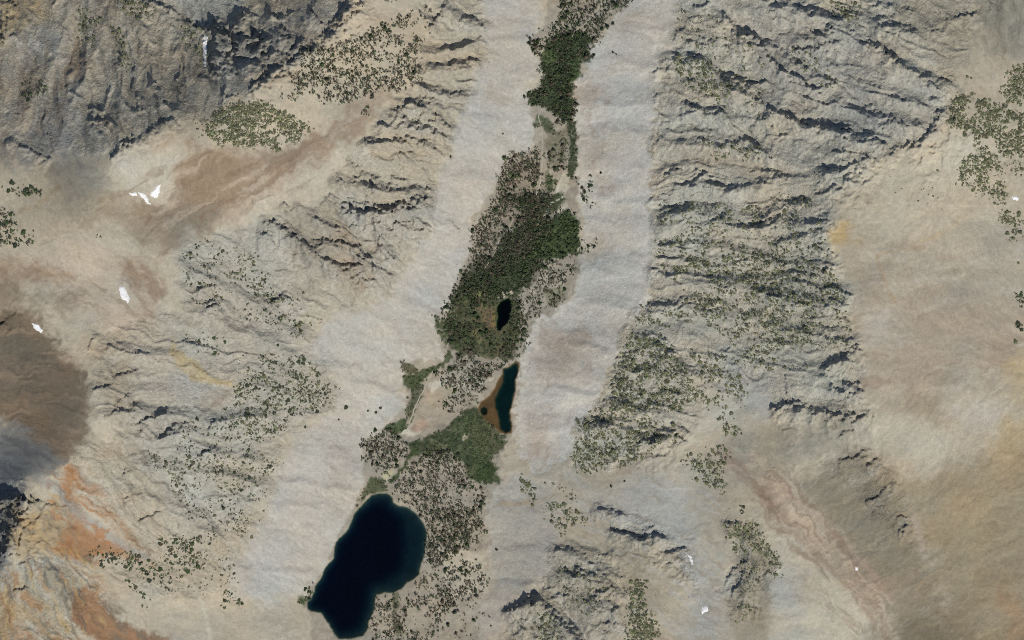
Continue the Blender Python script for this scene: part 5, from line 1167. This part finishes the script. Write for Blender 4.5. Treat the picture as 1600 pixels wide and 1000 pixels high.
NAMES = {'pine': 'pine_tree', 'dwarf': 'dwarf_pine'}
LIMIT = 300
def single_tree(u, v, r, kind, tint, label, group, cat):
    R, H = tree_dims(r, kind)
    z = float(height(u, v))
    root = link(NAMES[kind], None, label=label, category=cat)
    if group: root['group'] = group
    root.location = (float(wx(u)), float(wy(v)), z - 0.05)
    root.rotation_euler = (0, 0, random.random() * 6.28)
    cr = link('crown', FINE[kind, tint, random.randrange(4)], parent=root)
    tr = link('trunk', TRUNK, parent=root)
    cr.scale = (R * random.uniform(.9, 1.15), R * random.uniform(.85, 1.1), H)
    tr.scale = (R * 0.9, R * 0.9, H)
for u, v, r, label in LONE:
    single_tree(u, v, r, 'dwarf' if u < 690 or u > 1000 else 'pine', 'dark' if u < 1000 else 'olive', label, None, 'shrub' if ('shrub' in label or 'bush' in label) else 'tree')
rest = []
for kind in ('pine', 'dwarf'):
    ts = [t for t in trees if t[3] == kind]
    ts.sort(key=lambda t: -t[2])
    inframe = [t for t in ts if 4 < t[0] < 1596 and 4 < t[1] < 996]
    per = {}; big = set()
    for t in inframe:                                    # the broadest crowns, no stand taking more than its share
        if len(big) >= LIMIT: break
        p = np.array(STAND[t[5]][0], float); lo, hi = p.min(0), p.max(0)
        i = min(int((t[0] - lo[0]) / (hi[0] - lo[0] + 1e-6) * 3), 2); j = min(int((t[1] - lo[1]) / (hi[1] - lo[1] + 1e-6) * 3), 2)
        key = (t[5], max(i, 0), max(j, 0))
        if per.get(key, 0) >= 1: continue
        per[key] = per.get(key, 0) + 1
        big.add(id(t))
        where = (('top left', 'top middle', 'top right'), ('left side', 'centre', 'right side'), ('bottom left', 'bottom middle', 'bottom right'))[key[2]][key[1]]
        words = STAND[t[5]][7]
        single_tree(t[0], t[1], t[2], kind, t[4], 'broadest crown at %s of %s' % (where, words), 'broad crowns of ' + words, 'tree' if kind == 'pine' else 'dwarf pine')
    rest += [t for t in ts if id(t) not in big]

def joined(name, items, variants, mat, label, cat=None):
    cos = []; cols = []
    g = np.random.default_rng(5)
    for vi, P in enumerate(variants):
        sub = items[vi::len(variants)]
        if not sub: continue
        u = np.array([t[0] for t in sub]); v = np.array([t[1] for t in sub]); r = np.array([t[2] for t in sub])
        kd = sub[0][3]
        dims = np.array([tree_dims(x, kd) if kd != 'willow' else (x * S * 1.15, x * S * .8) for x in r])
        th = g.random(len(sub)) * 6.283; c, s = np.cos(th), np.sin(th)
        sx = dims[:, 0] * (0.85 + .35 * g.random(len(sub))); sy = dims[:, 0] * (0.85 + .3 * g.random(len(sub)))
        b = P.reshape(-1, 3)
        X = b[None, :, 0] * sx[:, None]; Y = b[None, :, 1] * sy[:, None]; Zc = b[None, :, 2] * dims[:, 1][:, None]
        zt = height(u, v)
        cos.append(np.stack([X * c[:, None] - Y * s[:, None] + wx(u)[:, None], X * s[:, None] + Y * c[:, None] + wy(v)[:, None], Zc + zt[:, None]], -1).reshape(-1, 3))
        tint = np.array([TINT[t[4]] for t in sub]) * (0.62 + 0.85 * g.random((len(sub), 1)) ** 1.4) * (1 + 0.12 * (g.random((len(sub), 3)) - .5))
        leaf = 0.75 + 0.5 * g.random((len(sub), len(P)))
        cols.append((tint[:, None, :] * leaf[..., None]).repeat(4, axis=1).reshape(-1, 3))
    co = np.concatenate(cos); cl = np.concatenate(cols)
    return link(name, make_mesh(name, co, np.arange(len(co)).reshape(-1, 4), color=cl, smooth=False), mat, kind='stuff', label=label, category=cat or 'trees')
joined('pine_forest', [t for t in rest if t[3] == 'pine'], VARIANTS['pine'], MAT_LEAF, 'mass of small pines covering the valley floor and bench', 'forest')
joined('dwarf_pine_scrub', [t for t in rest if t[3] == 'dwarf'], VARIANTS['dwarf'], MAT_LEAF, 'mass of small olive dwarf pines dotting the mountain slopes', 'scrub')

# willow and meadow scrub
WILLOW = [
 ([(846,85),(868,60),(900,50),(922,85),(906,98),(898,126),(896,165),(876,182),(850,165),(824,162),(824,148),(848,136),(844,104)],6,'willow'),
 ([(893,94),(908,92),(906,112),(896,128),(878,134)],9,'bright'),
 ([(845,85),(868,62),(874,90),(850,110)],6,'bright'),([(878,120),(892,118),(890,140),(876,142)],6,'bright'),([(800,400),(840,392),(838,410),(815,425)],5,'bright'),([(700,520),(740,512),(735,540),(705,545)],5,'bright'),([(720,640),(760,645),(765,700),(730,700)],4,'bright'),([(735,700),(760,705),(755,730),(738,735)],6,'bright'),
 ([(832,194),(848,184),(868,198),(864,212),(848,204)],5,'palewillow'),
 ([(886,178),(898,184),(904,262),(894,278),(884,276),(888,236)],10,'willow'),
 ([(852,268),(872,282),(866,300),(852,298)],6,'willow'),
 ([(862,206),(886,200),(888,250),(870,268),(855,266)],2.5,'palewillow'),
 ([(866,302),(884,306),(866,330),(846,352),(846,335)],5,'willow'),
 ([(884,326),(902,352),(906,396),(872,404),(838,402),(842,370),(866,340)],6,'willow'),
 ([(842,348),(862,344),(852,400),(826,402)],3.5,'palewillow'),
 ([(705,470),(745,440),(780,410),(830,400),(820,440),(808,470),(816,500),(806,566),(770,560),(705,548),(695,500)],3.2,'willow'),
 ([(720,460),(760,456),(768,472),(740,500),(712,510)],2.0,'palewillow'),
 ([(674,489),(690,500),(712,502),(706,520),(697,540),(704,556),(682,578),(664,594),(646,612),(630,598),(628,586),(646,584),(690,566),(698,552),(682,515)],6,'willow'),
 ([(624,560),(645,568),(656,582),(640,586),(628,578)],5,'palewillow'),
 ([(648,606),(668,590),(660,612),(650,640),(640,660),(632,645)],5,'palewillow'),
 ([(600,669),(618,660),(632,650),(638,662),(620,682)],5,'willow'),
 ([(634,610),(648,620),(640,640),(628,630)],2.5,'palewillow'),
 ([(638,694),(690,672),(730,640),(758,640),(765,660),(786,690),(764,722),(776,734),(776,752),(758,758),(735,750),(728,730),(700,704),(665,712)],4.2,'willow'),
 ([(690,596),(745,592),(760,605),(748,628),(716,622)],4,'palewillow'),
 ([(690,636),(725,612),(748,612),(748,640),(715,650)],2.5,'palewillow'),
 ([(732,672),(762,662),(788,684),(778,706),(745,708)],2.2,'palewillow'),
 ([(740,732),(760,722),(776,732),(778,748),(766,757),(742,756)],6,'willow'),
 ([(566,770),(580,745),(600,748),(606,765),(578,772),(566,785),(556,795),(552,792)],5,'palewillow'),
 ([(650,698),(655,702),(640,718),(636,732),(618,748),(606,765),(600,765),(612,745),(630,728),(634,712)],7,'willow'),
 ([(850,452),(882,448),(882,468),(866,484),(852,470)],3,'palewillow'),
 ([(464,930),(476,926),(482,942),(474,948),(464,942)],6,'willow'),
 ([(612,925),(622,928),(622,960),(636,990),(622,1004),(614,965)],4,'palewillow'),
]
sh = []
for k, (pts, den, tint) in enumerate(WILLOW):
    p = np.array(pts, float); lo = p.min(0); hi = p.max(0); g = np.random.default_rng(300 + k)
    n = int(np.prod(hi - lo) * den / 100)
    u = (lo[0] + g.random(n) * (hi[0] - lo[0])).astype(np.float32); v = (lo[1] + g.random(n) * (hi[1] - lo[1])).astype(np.float32)
    ok = inside(u + 2.5 * fbm(u / 9, v / 9, 2, .5, 91), v + 2.5 * fbm(u / 9, v / 9, 2, .5, 92), pts) & ~blocked(u, v)
    for a, b in zip(u[ok], v[ok]): sh.append((a, b, 1.0 + 1.6 * g.random() ** 1.5, 'willow', tint, 0))
print('shrubs', len(sh))
joined('willow_thicket', sh, VARIANTS['willow'], MAT_WILLOW, 'low green willow thicket along the stream and meadows', 'shrubs')
